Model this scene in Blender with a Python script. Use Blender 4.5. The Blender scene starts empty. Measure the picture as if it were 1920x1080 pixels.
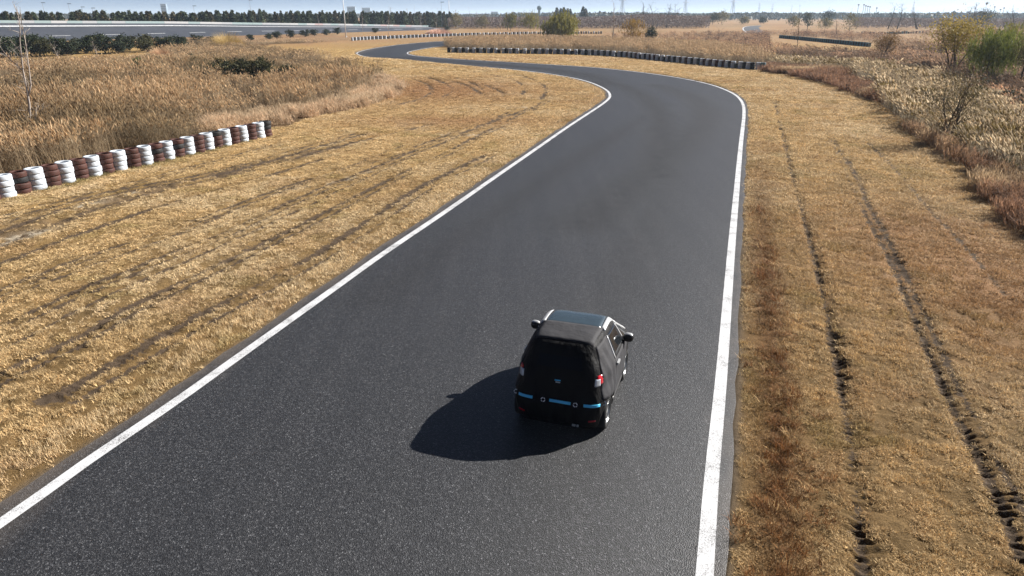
import bpy, bmesh, math, random
import numpy as np
from mathutils import Vector, Matrix
from mathutils.geometry import tessellate_polygon

scene = bpy.context.scene
col = scene.collection
R = math.radians

# ------------------------------------------------------------------ camera, sky, sun, exposure
CAM_H, FPX, HOR = 6.0, 1280.0, 27.0          # drone height, focal length in photo pixels, horizon row
PITCH = math.atan((540 - HOR) / FPX)
CP, SP = math.cos(PITCH), math.sin(PITCH)
cam_data = bpy.data.cameras.new('camera')
cam_data.sensor_width = 36.0
cam_data.lens = 36.0 * FPX / 1920.0
cam_data.clip_start = 0.1
cam_data.clip_end = 30000
camera = bpy.data.objects.new('camera', cam_data)
camera.location = (0, 0, CAM_H)
camera.rotation_euler = (math.pi / 2 - PITCH, 0, 0)
col.objects.link(camera)
scene.camera = camera

SUN_EL, SUN_AZ = 33.8, 64.5                  # azimuth clockwise from +Y (straight ahead)
world = bpy.data.worlds.new('World')
scene.world = world
world.use_nodes = True
wn = world.node_tree
wn.nodes.clear()
w_out = wn.nodes.new('ShaderNodeOutputWorld')
w_bg = wn.nodes.new('ShaderNodeBackground')
w_sky = wn.nodes.new('ShaderNodeTexSky')
w_sky.sky_type = 'NISHITA'
w_sky.sun_disc = False
w_sky.sun_elevation = R(SUN_EL)
w_sky.sun_rotation = R(SUN_AZ)
w_sky.air_density = 0.2
w_sky.dust_density = 0.4
w_bg.inputs['Strength'].default_value = 0.05
wn.links.new(w_sky.outputs[0], w_bg.inputs['Color'])
wn.links.new(w_bg.outputs[0], w_out.inputs['Surface'])

sun_data = bpy.data.lights.new('sun', 'SUN')
sun_data.energy = 5.0
sun_data.angle = R(0.5)
sun_data.color = (1.0, 0.955, 0.89)
sun = bpy.data.objects.new('sun', sun_data)
sun_dir = Vector((math.sin(R(SUN_AZ)) * math.cos(R(SUN_EL)), math.cos(R(SUN_AZ)) * math.cos(R(SUN_EL)), math.sin(R(SUN_EL))))
sun.rotation_euler = (-sun_dir).to_track_quat('-Z', 'Y').to_euler()
sun.location = (40, 30, 50)
col.objects.link(sun)

vs = scene.view_settings
vs.view_transform = 'Standard'
vs.look = 'None'
vs.gamma = 1.0
vs.exposure = 1.25
vs.use_curve_mapping = False
scene.cycles.use_denoising = True
scene.cycles.max_bounces = 5
scene.cycles.transparent_max_bounces = 8
scene.cycles.volume_bounces = 1

# ------------------------------------------------------------------ photo pixel -> place
def pix(x, y, z=0.0):
    """ground point (X, Y) seen at photo pixel x, y on the level z"""
    dx, dy, dz = (x - 960) / FPX, CP - SP * ((y - 540) / FPX), -SP - CP * ((y - 540) / FPX)
    t = (z - CAM_H) / dz
    return dx * t, dy * t

def at_dist(x, y, Y):
    """the point of the pixel's ray that lies Y metres ahead of the camera"""
    dx, dy, dz = (x - 960) / FPX, CP - SP * ((y - 540) / FPX), -SP - CP * ((y - 540) / FPX)
    t = Y / dy
    return Vector((dx * t, Y, CAM_H + dz * t))

def mpp(Y):
    """metres that one photo pixel spans Y metres ahead"""
    return (Y * CP + CAM_H * SP) / FPX

def pixl(pts):
    return np.array([pix(*p) for p in pts])

def smooth_line(P, step, closed=False, it=3):
    P = np.array(P, float)
    for _ in range(it):
        Q = np.empty((2 * (len(P) - 1), 2))
        Q[0::2] = 0.75 * P[:-1] + 0.25 * P[1:]
        Q[1::2] = 0.25 * P[:-1] + 0.75 * P[1:]
        P = np.vstack([P[:1], Q, P[-1:]])
    return resample(P, step)

def resample(P, step):
    d = np.r_[0, np.cumsum(np.hypot(*np.diff(P, axis=0).T))]
    n = max(2, int(round(d[-1] / step)) + 1)
    s = np.linspace(0, d[-1], n)
    return np.c_[np.interp(s, d, P[:, 0]), np.interp(s, d, P[:, 1])]

def offset_line(P, o):
    """shift to the right of the walking direction by o"""
    t = np.gradient(P, axis=0)
    t /= np.maximum(np.hypot(t[:, 0], t[:, 1])[:, None], 1e-9)
    return P + np.c_[t[:, 1], -t[:, 0]] * o

def inside(poly, X, Y):
    r = np.zeros(X.shape, bool)
    px, py = poly[:, 0], poly[:, 1]
    j = len(poly) - 1
    for i in range(len(poly)):
        if py[i] != py[j]:
            c = ((py[i] > Y) != (py[j] > Y)) & (X < (px[j] - px[i]) * (Y - py[i]) / (py[j] - py[i]) + px[i])
            r ^= c
        j = i
    return r

def dist_line(P, X, Y, cap=None):
    """distance to polyline, arc length there"""
    best = np.full(X.shape, 1e9)
    arc = np.zeros(X.shape)
    s0 = 0.0
    for i in range(len(P) - 1):
        a, b = P[i], P[i + 1]
        v = b - a
        L2 = v @ v
        L = math.sqrt(L2)
        if cap is not None:
            m = (X > min(a[0], b[0]) - cap) & (X < max(a[0], b[0]) + cap) & (Y > min(a[1], b[1]) - cap) & (Y < max(a[1], b[1]) + cap)
            idx = np.nonzero(m)[0]
            if len(idx) == 0:
                s0 += L
                continue
        else:
            idx = slice(None)
        x, y = X[idx], Y[idx]
        t = np.clip(((x - a[0]) * v[0] + (y - a[1]) * v[1]) / max(L2, 1e-12), 0, 1)
        d = np.hypot(x - a[0] - t * v[0], y - a[1] - t * v[1])
        bb = best[idx]
        m2 = d < bb
        bb[m2] = d[m2]
        best[idx] = bb
        aa = arc[idx]
        aa[m2] = (s0 + t * L)[m2]
        arc[idx] = aa
        s0 += L
    return best, arc

def vnoise(x, y, seed=0):
    x = np.asarray(x, float); y = np.asarray(y, float)
    xi, yi = np.floor(x).astype(np.int64), np.floor(y).astype(np.int64)
    fx, fy = x - xi, y - yi
    fx, fy = fx * fx * (3 - 2 * fx), fy * fy * (3 - 2 * fy)
    def h(a, b):
        n = (a * 374761393 + b * 668265263 + seed * 1442695041) & 0xffffffff
        n = ((n ^ (n >> 13)) * 1274126177) & 0xffffffff
        return ((n ^ (n >> 16)) & 0xffff) / 65535.0
    return (h(xi, yi) * (1 - fx) + h(xi + 1, yi) * fx) * (1 - fy) + (h(xi, yi + 1) * (1 - fx) + h(xi + 1, yi + 1) * fx) * fy

def fbm(x, y, seed=0, o=3):
    s, a, t = 0, 1.0, 0
    for k in range(o):
        s = s + a * vnoise(np.asarray(x) * 2 ** k, np.asarray(y) * 2 ** k, seed + k * 17)
        t += a
        a *= 0.5
    return s / t

def sstep(a, b, x):
    t = np.clip((x - a) / (b - a), 0, 1)
    return t * t * (3 - 2 * t)

# ------------------------------------------------------------------ object helpers
class MB:
    def __init__(s):
        s.v, s.f, s.a = [], [], []
    def add(s, verts, faces, a=0.0):
        o = len(s.v)
        s.v.extend([tuple(v) for v in verts])
        s.f.extend([tuple(i + o for i in f) for f in faces])
        s.a.extend(a if isinstance(a, (list, tuple)) else [a] * len(verts))
        return s
    def box(s, c, d, rz=0.0, a=0.0):
        cx, cy, cz = c; hx, hy, hz = d[0] / 2, d[1] / 2, d[2] / 2
        ca, sa = math.cos(rz), math.sin(rz)
        vv = []
        for z in (-hz, hz):
            for x, y in ((-hx, -hy), (hx, -hy), (hx, hy), (-hx, hy)):
                vv.append((cx + x * ca - y * sa, cy + x * sa + y * ca, cz + z))
        return s.add(vv, [(3, 2, 1, 0), (4, 5, 6, 7), (0, 1, 5, 4), (1, 2, 6, 5), (2, 3, 7, 6), (3, 0, 4, 7)], a)
    def tube(s, pts, rad, n=6, a=0.0, cap=True):
        pts = [Vector(p) for p in pts]
        o = []
        ref = Vector((0, 0, 1))
        for i, p in enumerate(pts):
            t = (pts[min(i + 1, len(pts) - 1)] - pts[max(i - 1, 0)])
            t = t.normalized() if t.length > 1e-9 else Vector((0, 0, 1))
            u = t.cross(ref)
            if u.length < 0.05:
                u = t.cross(Vector((1, 0, 0)))
            u.normalize()
            w = t.cross(u)
            r = rad[i] if isinstance(rad, (list, tuple)) else rad
            for k in range(n):
                g = 2 * math.pi * k / n
                o.append(p + u * (r * math.cos(g)) + w * (r * math.sin(g)))
        f = []
        for i in range(len(pts) - 1):
            for k in range(n):
                k2 = (k + 1) % n
                f.append((i * n + k, i * n + k2, (i + 1) * n + k2, (i + 1) * n + k))
        if cap:
            f.append(tuple(range(n - 1, -1, -1)))
            f.append(tuple((len(pts) - 1) * n + k for k in range(n)))
        return s.add(o, f, a)
    def lathe(s, prof, n=24, axis='z', c=(0, 0, 0), a=0.0, closed=False):
        """prof: (radius, height) pairs turned about the axis"""
        vv, f = [], []
        m = len(prof)
        for k in range(n):
            g = 2 * math.pi * k / n
            for r, h in prof:
                x, y = r * math.cos(g), r * math.sin(g)
                vv.append((c[0] + x, c[1] + y, c[2] + h) if axis == 'z' else (c[0] + h, c[1] + x, c[2] + y))
        for k in range(n):
            k2 = (k + 1) % n
            for i in range(m if closed else m - 1):
                i2 = (i + 1) % m
                f.append((k * m + i, k2 * m + i, k2 * m + i2, k * m + i2))
        return s.add(vv, f, a)
    def mesh(s, name, mat=None, smooth=False, attr=None):
        me = bpy.data.meshes.new(name)
        me.from_pydata(s.v, [], s.f)
        if attr:
            at = me.attributes.new(attr, 'FLOAT', 'POINT')
            at.data.foreach_set('value', np.array(s.a, np.float32))
        if mat:
            me.materials.append(mat)
        if smooth:
            me.polygons.foreach_set('use_smooth', np.ones(len(me.polygons), bool))
        me.update()
        return me
    def build(s, name, mat, parent=None, smooth=False, attr=None):
        return link(name, s.mesh(name, mat, smooth, attr), parent)

def link(name, data, parent=None):
    o = bpy.data.objects.new(name, data)
    col.objects.link(o)
    o.parent = parent
    return o

def tag(o, label=None, cat=None, group=None, kind=None):
    if label: o['label'] = label
    if cat: o['category'] = cat
    if group: o['group'] = group
    if kind: o['kind'] = kind
    return o

def thing(name, label, cat, loc, rz=0.0, sc=1.0, group=None):
    o = bpy.data.objects.new(name, None)
    o.empty_display_size = 0.2
    col.objects.link(o)
    o.location = loc
    o.rotation_euler = (0, 0, rz)
    o.scale = (sc, sc, sc) if not isinstance(sc, (tuple, list)) else sc
    return tag(o, label, cat, group)

ONES = ['first', 'second', 'third', 'fourth', 'fifth', 'sixth', 'seventh', 'eighth', 'ninth', 'tenth', 'eleventh', 'twelfth', 'thirteenth',
        'fourteenth', 'fifteenth', 'sixteenth', 'seventeenth', 'eighteenth', 'nineteenth']
CARD = ['', '', 'twenty', 'thirty', 'forty', 'fifty', 'sixty', 'seventy', 'eighty', 'ninety']
TENS = ['', 'tenth', 'twentieth', 'thirtieth', 'fortieth', 'fiftieth', 'sixtieth', 'seventieth', 'eightieth', 'ninetieth']
def nth(n):                                   # 1 -> first
    if n < 20: return ONES[n - 1]
    if n >= 100: return 'hundredth' if n == 100 else 'hundred and ' + nth(n - 100)
    return TENS[n // 10] if n % 10 == 0 else CARD[n // 10] + '-' + ONES[n % 10 - 1]

# ------------------------------------------------------------------ material helpers
class NT:
    def __init__(s, name):
        s.m = bpy.data.materials.new(name)
        s.m.use_nodes = True
        s.t = s.m.node_tree
        s.b = s.t.nodes['Principled BSDF']
    def n(s, typ, **kw):
        nd = s.t.nodes.new(typ)
        for k, v in kw.items():
            if k.startswith('i_'):
                nd.inputs[k[2:].replace('_', ' ')].default_value = v
            else:
                setattr(nd, k, v)
        return nd
    def l(s, a, b):
        s.t.links.new(a, b)
    def val(s, sock, v):
        if hasattr(v, 'is_linked') or isinstance(v, bpy.types.NodeSocket): s.l(v, sock)
        else: sock.default_value = v
    def mix(s, fac, a, b, blend='MIX'):
        nd = s.n('ShaderNodeMix', data_type='RGBA', blend_type=blend)
        for sock, v in ((nd.inputs[0], fac), (nd.inputs[6], a), (nd.inputs[7], b)):
            if isinstance(v, bpy.types.NodeSocket): s.l(v, sock)
            elif isinstance(v, (int, float)): sock.default_value = v
            else: sock.default_value = (*v, 1.0) if len(v) == 3 else v
        return nd.outputs[2]
    def math(s, op, a, b=0.0, clamp=False):
        nd = s.n('ShaderNodeMath', operation=op, use_clamp=clamp)
        for sock, v in ((nd.inputs[0], a), (nd.inputs[1], b)):
            if isinstance(v, bpy.types.NodeSocket): s.l(v, sock)
            else: sock.default_value = v
        return nd.outputs[0]
    def pos(s, scale=1.0):
        g = s.n('ShaderNodeNewGeometry')
        if scale == 1.0: return g.outputs['Position']
        v = s.n('ShaderNodeVectorMath', operation='MULTIPLY')
        s.l(g.outputs['Position'], v.inputs[0])
        v.inputs[1].default_value = scale if isinstance(scale, tuple) else (scale,) * 3
        return v.outputs[0]
    def obj(s):
        return s.n('ShaderNodeTexCoord').outputs['Object']
    def noise(s, vec, scale, detail=3.0, rough=0.55):
        nd = s.n('ShaderNodeTexNoise')
        nd.inputs['Scale'].default_value = scale
        nd.inputs['Detail'].default_value = detail
        nd.inputs['Roughness'].default_value = rough
        s.l(vec, nd.inputs['Vector'])
        return nd.outputs['Fac']
    def ramp(s, fac, stops):
        nd = s.n('ShaderNodeValToRGB')
        e = nd.color_ramp.elements
        while len(e) < len(stops): e.new(0.5)
        for k, (p, c) in enumerate(stops):
            e[k].position = p
            e[k].color = (*c, 1.0) if len(c) == 3 else c
        s.l(fac, nd.inputs[0])
        return nd.outputs[0]
    def attr(s, name, typ='GEOMETRY', out='Fac'):
        nd = s.n('ShaderNodeAttribute', attribute_name=name, attribute_type=typ)
        return nd.outputs[out]
    def bump(s, h, strength=0.3, dist=0.02):
        nd = s.n('ShaderNodeBump')
        nd.inputs['Strength'].default_value = strength
        nd.inputs['Distance'].default_value = dist
        s.l(h, nd.inputs['Height'])
        s.l(nd.outputs[0], s.b.inputs['Normal'])
    def color(s, c, rough=0.6, spec=0.3, metal=0.0):
        i = s.b.inputs
        if isinstance(c, bpy.types.NodeSocket): s.l(c, i['Base Color'])
        else: i['Base Color'].default_value = (*c, 1.0)
        if isinstance(rough, bpy.types.NodeSocket): s.l(rough, i['Roughness'])
        else: i['Roughness'].default_value = rough
        i['Specular IOR Level'].default_value = spec
        i['Metallic'].default_value = metal
        return s.m

def plain(name, c, rough=0.6, spec=0.3, metal=0.0, var=0.15, scale=8.0):
    t = NT(name)
    n = t.noise(t.obj(), scale, 4)
    return t.color(t.mix(n, tuple(x * (1 - var) for x in c), tuple(min(1, x * (1 + var)) for x in c)), rough, spec, metal)
# ------------------------------------------------------------------ the track: edge lines traced on the flat ground
LEFT_PX = [(-260, 1150), (0, 985), (160, 867), (317, 763), (460, 660), (633, 537), (713, 479), (833, 399), (927, 333), (1000, 283), (1067, 236), (1117, 204),
           (1137, 190), (1145, 181), (1141, 171), (1124, 161), (1100, 152), (1072, 145.5), (1035, 139), (997, 134), (955, 129.5), (880, 124), (805, 120), (755, 115.5),
           (705, 109.5), (680, 105.5), (668, 101), (671, 97.5), (692, 92), (730, 86), (780, 80.5), (830, 77.3), (900, 74), (1000, 70.5), (1130, 68)]
RIGHT_PX = [(1302, 1300), (1321, 1085), (1334, 890), (1352, 720), (1370, 480), (1380, 370), (1389, 270), (1393, 237), (1395.5, 212), (1394, 196), (1387, 184.5), (1375, 175),
            (1350, 164), (1320, 155), (1272, 145.5), (1210, 136.5), (1160, 131), (1110, 126), (1035, 121.5), (955, 116.5), (880, 112.5), (817, 108), (780, 105), (766, 102),
            (763, 99.5), (767, 97), (780, 94), (805, 89.5), (835, 85.5), (890, 80), (980, 74.5), (1130, 70.5)]
lineL = smooth_line(pixl(LEFT_PX), 0.7)
lineR = smooth_line(pixl(RIGHT_PX), 0.7)
edgeL, edgeR = offset_line(lineL, -0.34), offset_line(lineR, 0.27)
rngl = np.random.default_rng(3)
def ragged(P, a):
    s = np.arange(len(P)) * 1.0
    return offset_line(P, 0) + (offset_line(P, 1) - P) * ((vnoise(s * 1.3, s * 0 + 3.3, 5) - 0.5) * a)[:, None]
edgeL2 = ragged(edgeL, 0.16)
edgeR2 = ragged(edgeR, 0.12)
ROAD = np.vstack([edgeL2, edgeR2[::-1]])

# mounds: ground level away from the track
MOUNDS = [(*pix(440, 98), 24, 13, 0.4), (*pix(560, 120), 18, 9, 0.7), (*pix(1700, 150), 16, 10, 0.5)]
def ground_z(X, Y):
    X = np.asarray(X, float); Y = np.asarray(Y, float)
    z = np.zeros(np.broadcast(X, Y).shape)
    for mx, my, rx, ry, h in MOUNDS:
        z = z + h * np.exp(-((X - mx) / rx) ** 2 - ((Y - my) / ry) ** 2)
    return z

def gpt(x, y):
    """ground point with its level under a photo pixel (level found by walking the ray)"""
    z = 0.0
    for _ in range(6):
        X, Y = pix(x, y, z)
        z = float(ground_z(X, Y))
    return Vector((X, Y, z))

# wheel ruts across the dry verge: photo polylines, width, depth
RUTS = [
    ([(1452, 190), (1470, 260), (1485, 330), (1505, 400), (1530, 490), (1545, 560), (1562, 640), (1585, 760), (1597, 850), (1608, 940), (1620, 1090)], 0.115, 0.10),
    ([(1555, 260), (1585, 320), (1620, 400), (1650, 450), (1675, 500), (1703, 570), (1735, 650), (1770, 730), (1790, 770), (1830, 850), (1870, 930), (1915, 1050)], 0.115, 0.095),
    ([(1590, 300), (1640, 400), (1672, 460), (1700, 520), (1735, 600)], 0.10, 0.04),
    ([(1630, 270), (1690, 330), (1745, 400), (1800, 450), (1890, 560)], 0.10, 0.03),
    ([(-100, 430), (0, 405), (60, 392), (177, 360), (283, 333), (400, 302), (520, 270)], 0.13, 0.05),
    ([(-100, 470), (0, 433), (143, 383), (233, 360), (367, 337), (470, 312), (560, 285), (680, 252)], 0.24, 0.09),
    ([(-100, 510), (0, 463), (133, 407), (267, 367), (417, 333), (520, 305), (650, 270), (800, 235)], 0.26, 0.09),
    ([(-100, 540), (0, 495), (150, 438), (320, 380), (470, 340), (600, 300)], 0.20, 0.05),
    ([(-60, 570), (0, 543), (127, 493), (230, 458), (333, 425), (433, 387), (533, 350), (640, 318), (760, 282), (860, 245), (950, 212)], 0.15, 0.06),
    ([(0, 610), (60, 583), (177, 530), (300, 483), (417, 437), (500, 398), (600, 352), (700, 315), (800, 272), (900, 238), (990, 203)], 0.17, 0.075),
    ([(-60, 730), (33, 683), (117, 650), (207, 593), (300, 547), (417, 493), (500, 453), (600, 403), (700, 351), (783, 310), (850, 279), (917, 243), (985, 210), (1020, 190)], 0.17, 0.075),
    ([(100, 745), (217, 680), (287, 640), (350, 603), (433, 560), (517, 517), (600, 473), (700, 407), (783, 352), (850, 320), (910, 290)], 0.20, 0.05),
    ([(767, 145), (800, 157), (812, 167), (805, 177), (783, 187), (740, 197)], 0.30, 0.12),
    ([(803, 145), (833, 155), (850, 165), (847, 173), (830, 182)], 0.35, 0.13),
    ([(823, 140), (860, 148), (893, 158), (905, 168)], 0.30, 0.11),
    ([(835, 150), (880, 160), (903, 177)], 0.25, 0.08),
    ([(905, 158), (947, 174), (940, 182)], 0.2, 0.08),
    ([(960, 138), (1010, 152), (1030, 170), (1000, 200)], 0.25, 0.05),
    ([(890, 135), (960, 148), (985, 162), (980, 178)], 0.25, 0.05),
]
RUTL = [(smooth_line(pixl(p), 0.35), w, d) for p, w, d in RUTS]
for k_, o_, w_, d_ in ((4, 0.45, 0.08, 0.03), (5, -0.5, 0.12, 0.05), (8, 0.38, 0.09, 0.04), (9, 0.42, 0.10, 0.045), (9, -1.1, 0.07, 0.025), (10, 0.40, 0.10, 0.045), (10, -0.95, 0.08, 0.03), (11, 0.5, 0.09, 0.035), (1, -0.24, 0.07, 0.04)):
    RUTL.append((offset_line(RUTL[k_][0], o_), w_, d_))            # the second wheel of a pair, or an older track beside it

def rut_field(X, Y):
    """depth added, bare-soil mask"""
    z = np.zeros(X.shape); soil = np.zeros(X.shape)
    for k, (P, w, d) in enumerate(RUTL):
        dist, s = dist_line(P, X, Y, cap=1.2)
        m = dist < 1.1
        if not m.any(): continue
        dd, ss = dist[m], s[m]
        x, y = X[m], Y[m]
        br = sstep(0.22, 0.6, vnoise(ss * 0.35 + k * 7, ss * 0 + k, 11))            # the rut comes and goes
        br = 0.45 + 0.55 * br
        g = np.exp(-(dd / w) ** 2)
        n = fbm(x * 5, y * 5, 40 + k, 2)
        ph = ss / 0.15 + 1.1 * vnoise(ss * 1.1 + 9 * k, ss * 0 + k, 13) + dd * 1.4 + 0.8 * n
        amp = 0.25 + 1.0 * vnoise(np.floor(ph) * 0.77 + 3.1, np.floor(ph) * 0 + k, 15)      # every lug print differs
        lug = (0.5 + 0.5 * np.sin(2 * math.pi * ph)) * amp
        wide = np.exp(-(dd / (1.9 * w)) ** 2)
        z[m] += br * (-0.5 * d * g * (0.5 + n) - 1.0 * d * wide * lug + 0.25 * d * np.exp(-((dd - 2.2 * w) / (0.9 * w)) ** 2) * (0.2 + 1.6 * n))
        soil[m] = np.maximum(soil[m], br * (0.75 * np.exp(-(dd / (0.65 * w)) ** 2) + 0.75 * wide * lug) * (0.35 + 1.1 * n) * 1.05)
    return z, np.clip(soil, 0, 1)

# churned band in front of the left tyre wall, and scraped pale spots
SCUFF = smooth_line(pixl([(-120, 500), (0, 452), (143, 398), (250, 366), (390, 337), (500, 308), (620, 277)]), 1.0)
PALE = [(655, 334, 1.1, 0.22, 1.0), (560, 355, 0.7, 0.12, 1.0), (840, 250, 0.9, 0.25, 1.0), (970, 203, 0.9, 0.3, 0.6), (900, 250, 2.4, 0.3, 0.9), (130, 395, 0.9, 0.2, 1.1), (20, 450, 1.2, 0.3, 1.1), (240, 365, 0.8, 0.2, 1.1), (1685, 535, 0.5, 0.1, 1.6)]
def scuff(X, Y):
    d, _ = dist_line(SCUFF, X, Y, cap=2.5)
    return np.where(d < 2.4, np.exp(-(d / 0.85) ** 2), 0) * sstep(0.32, 0.6, fbm(X * 1.3, Y * 1.3, 33, 3))

# zones of tall growth, as photo polygons of the ground they stand on
Z_LEFT = pixl([(-420, 440), (0, 345), (120, 314), (250, 286), (380, 258), (470, 238), (500, 240), (540, 238), (575, 222), (640, 210), (700, 195), (745, 179), (760, 168), (742, 152), (700, 140),
               (650, 130), (600, 119), (560, 108), (500, 97), (440, 92), (330, 101), (250, 114), (100, 121), (-200, 122), (-900, 122), (-1300, 440)])
Z_LEFTFAR = pixl([(330, 92), (440, 88), (520, 83), (600, 80), (655, 76), (660, 68), (560, 63), (420, 63), (320, 74)])
Z_MID = pixl([(832, 84), (845, 93.5), (1000, 96), (1180, 101), (1300, 114), (1425, 127), (1448, 122), (1420, 104), (1330, 91), (1200, 84), (1100, 80), (1000, 77), (900, 78)])
Z_RIGHT = pixl([(1436, 138), (1500, 152), (1560, 164), (1640, 190), (1688, 224), (1716, 256), (1765, 285), (1818, 322), (1850, 372), (1920, 432), (2080, 560), (2500, 700), (2900, 420), (2500, 160), (2100, 112),
                (1900, 98), (1700, 95), (1560, 96), (1480, 100), (1425, 104), (1440, 124)])
BAND = smooth_line(pixl([(1440, 120), (1530, 130), (1620, 141), (1690, 156), (1745, 185), (1805, 238), (1880, 282), (1980, 325), (2200, 400)]), 1.0)
RIGHT_EDGE = smooth_line(pixl([(1436, 138), (1500, 152), (1560, 164), (1640, 190), (1688, 224), (1716, 256), (1765, 285), (1818, 322), (1850, 372), (1920, 432), (2080, 560)]), 1.0)
Z_FARR = pixl([(1060, 79), (1200, 83), (1330, 90), (1425, 103), (1560, 94), (1700, 93), (1900, 96), (2300, 104), (2300, 60), (1900, 58), (1640, 60), (1500, 62), (1300, 66), (1130, 70)])

def lumps(X, Y):
    """uneven turf, flat at the asphalt edge"""
    dL, _ = dist_line(edgeL2[::2], X, Y, cap=4.0)
    dR, _ = dist_line(edgeR2[::2], X, Y, cap=4.0)
    dr = np.minimum(np.minimum(dL, dR), 4.0)
    lump = (fbm(X * 1.6, Y * 1.6, 3, 2) - 0.45) * 0.04 + (fbm(X * 8, Y * 8, 8, 2) - 0.5) * 0.05
    return lump * (1 + 1.8 * scuff(X, Y)) * (np.hypot(X, Y) < 60), dr

# ------------------------------------------------------------------ ground sheet
def ground_sheet():
    th = np.concatenate([np.arange(-180, -48, 3.0), np.arange(-48, 48.01, 0.2), np.arange(51, 180.1, 3.0)])
    r = [0.0, 1.5, 3.0]
    x = 4.6
    while x < 9000:
        r.append(x)
        x *= 1.0034 if x < 30 else 1.0065 if x < 45 else 1.012 if x < 140 else 1.05
    r = np.array(r)
    T, Rr = np.meshgrid(np.radians(th), r)
    X, Y = (Rr * np.sin(T)).ravel(), (Rr * np.cos(T)).ravel()
    front = np.abs(T.ravel()) < R(49)
    z = ground_z(X, Y)
    inr = inside(ROAD, X, Y)
    near = np.hypot(X, Y) < 330
    lump, dr = lumps(X, Y)
    dr = np.where(inr, 0, dr)
    clear = sstep(0.05, 0.6, dr)
    rz, soil = rut_field(X, Y)
    z = z + clear * (rz * near + lump) + sstep(0.1, 2.5, dr) * 0.02
    # ditch in front of the right-hand growth
    dE, _ = dist_line(RIGHT_EDGE, X, Y, cap=3.0)
    inR = inside(Z_RIGHT, X, Y)
    z -= 0.45 * np.exp(-((dE - 0.5) / 0.55) ** 2) * inR
    z[inr] = -0.03
    z -= 0.02 * (1 - clear)
    # base colour of what covers the ground
    n1 = fbm(X * 0.35, Y * 0.35, 21, 3); n2 = fbm(X * 1.7, Y * 1.7, 22, 3); n3 = fbm(X * 0.08, Y * 0.08, 23, 3)
    n1 = n1[:, None]; n2 = n2[:, None]; n3 = n3[:, None]
    gold = np.array([0.52, 0.345, 0.145]); pale = np.array([0.58, 0.43, 0.23]); rust = np.array([0.34, 0.19, 0.10]); soilc = np.array([0.10, 0.072, 0.048])
    C = gold * (0.82 + 0.36 * n2) * (1 - 0.35 * sstep(0.5, 0.75, n1)) + pale * 0.35 * sstep(0.5, 0.75, n1)
    C = C + (rust - C) * (0.55 * sstep(0.55, 0.8, n3 * 0.6 + n2 * 0.4))
    # matted dead grass between nearby tufts, darkened to paint shade into the gaps
    rr_ = np.hypot(X, Y)
    thatch_shade = np.array([0.20, 0.13, 0.062]) * (0.55 + 0.9 * n2)
    C = C + (thatch_shade - C) * (0.8 * (1 - sstep(13, 45, rr_)))[:, None]
    C = C * 0.92
    sc = scuff(X, Y)[:, None]
    C = C + (np.array([0.19, 0.135, 0.085]) * (0.5 + 1.0 * n2) - C) * sc * 0.9
    for (px, py, lx, ly, an) in PALE:
        cx, cy = pix(px, py)
        u = (X - cx) * math.cos(an) + (Y - cy) * math.sin(an); v = -(X - cx) * math.sin(an) + (Y - cy) * math.cos(an)
        m = np.exp(-(u / lx) ** 2 - (v / ly) ** 2)[:, None] * sstep(0.35, 0.55, fbm(X * 4, Y * 4, 29, 2))[:, None]
        C = C + (np.array([0.62, 0.55, 0.45]) - C) * np.clip(m * 1.3, 0, 1)
    # red-brown growth near the curved ruts and in the middle of the left verge, and inside the hairpin
    for (cx, cy, rx, ry, a) in ((*pix(812, 168), 9, 11, 0.85), (*pix(860, 228), 6, 2.5, 0.55), (*pix(740, 260), 7, 2.0, 0.25), (*pix(1060, 112), 16, 6, 0.6), (*pix(1000, 108), 20, 4, 0.5),
                                (*pix(1880, 520), 4, 6, 0.55), (*pix(1800, 460), 3, 5, 0.35), (*pix(1560, 176), 6, 4, 0.4), (*pix(760, 78), 40, 5, 0.35)):
        m = (a * np.exp(-((X - cx) / rx) ** 2 - ((Y - cy) / ry) ** 2))[:, None]
        C = C + (rust * 1.1 - C) * m * (0.5 + n2)
    # bands parallel to the right edge line: golden hem, then brown rough
    dRl, _ = dist_line(lineR[::2], X, Y, cap=3.0)
    strip = (np.exp(-((dRl - 0.90) / 0.36) ** 2) * (~inr) * (1 - sstep(18, 34, Y)))[:, None]
    C = C + (np.array([0.17, 0.085, 0.035]) - C) * strip * 0.8
    # gravelly dirt hem along the asphalt
    hem = (np.exp(-(dr / 0.12) ** 2))[:, None]
    C = C + (np.array([0.16, 0.13, 0.10]) - C) * hem * 0.8
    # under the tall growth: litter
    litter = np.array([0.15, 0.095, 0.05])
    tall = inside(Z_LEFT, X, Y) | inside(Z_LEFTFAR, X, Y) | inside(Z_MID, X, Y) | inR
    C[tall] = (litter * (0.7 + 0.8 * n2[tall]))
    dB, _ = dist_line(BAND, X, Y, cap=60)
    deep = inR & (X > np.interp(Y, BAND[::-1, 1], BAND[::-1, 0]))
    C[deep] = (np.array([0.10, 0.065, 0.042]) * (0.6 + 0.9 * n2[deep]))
    # far country: tan and pinkish dry fields
    far = sstep(125, 190, Y)[:, None]
    fieldc = np.array([0.40, 0.27, 0.165]) * (0.7 + 0.6 * fbm(X * 0.02, Y * 0.02, 31, 3))[:, None] + np.array([0.05, 0.0, -0.01]) * sstep(0.4, 0.7, n3)
    C = C + (fieldc - C) * far * 0.75 * (~inr)[:, None]
    verts = np.c_[X, Y, z]
    nr, nt = T.shape
    idx = np.arange(nr * nt).reshape(nr, nt)
    a, b, c, d = idx[:-1, :-1].ravel(), idx[:-1, 1:].ravel(), idx[1:, 1:].ravel(), idx[1:, :-1].ravel()
    F = np.c_[a, d, c, b]
    F = F[(nt - 1):]                          # drop the degenerate hub ring
    hub = idx[1]
    me = bpy.data.meshes.new('ground')
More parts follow.
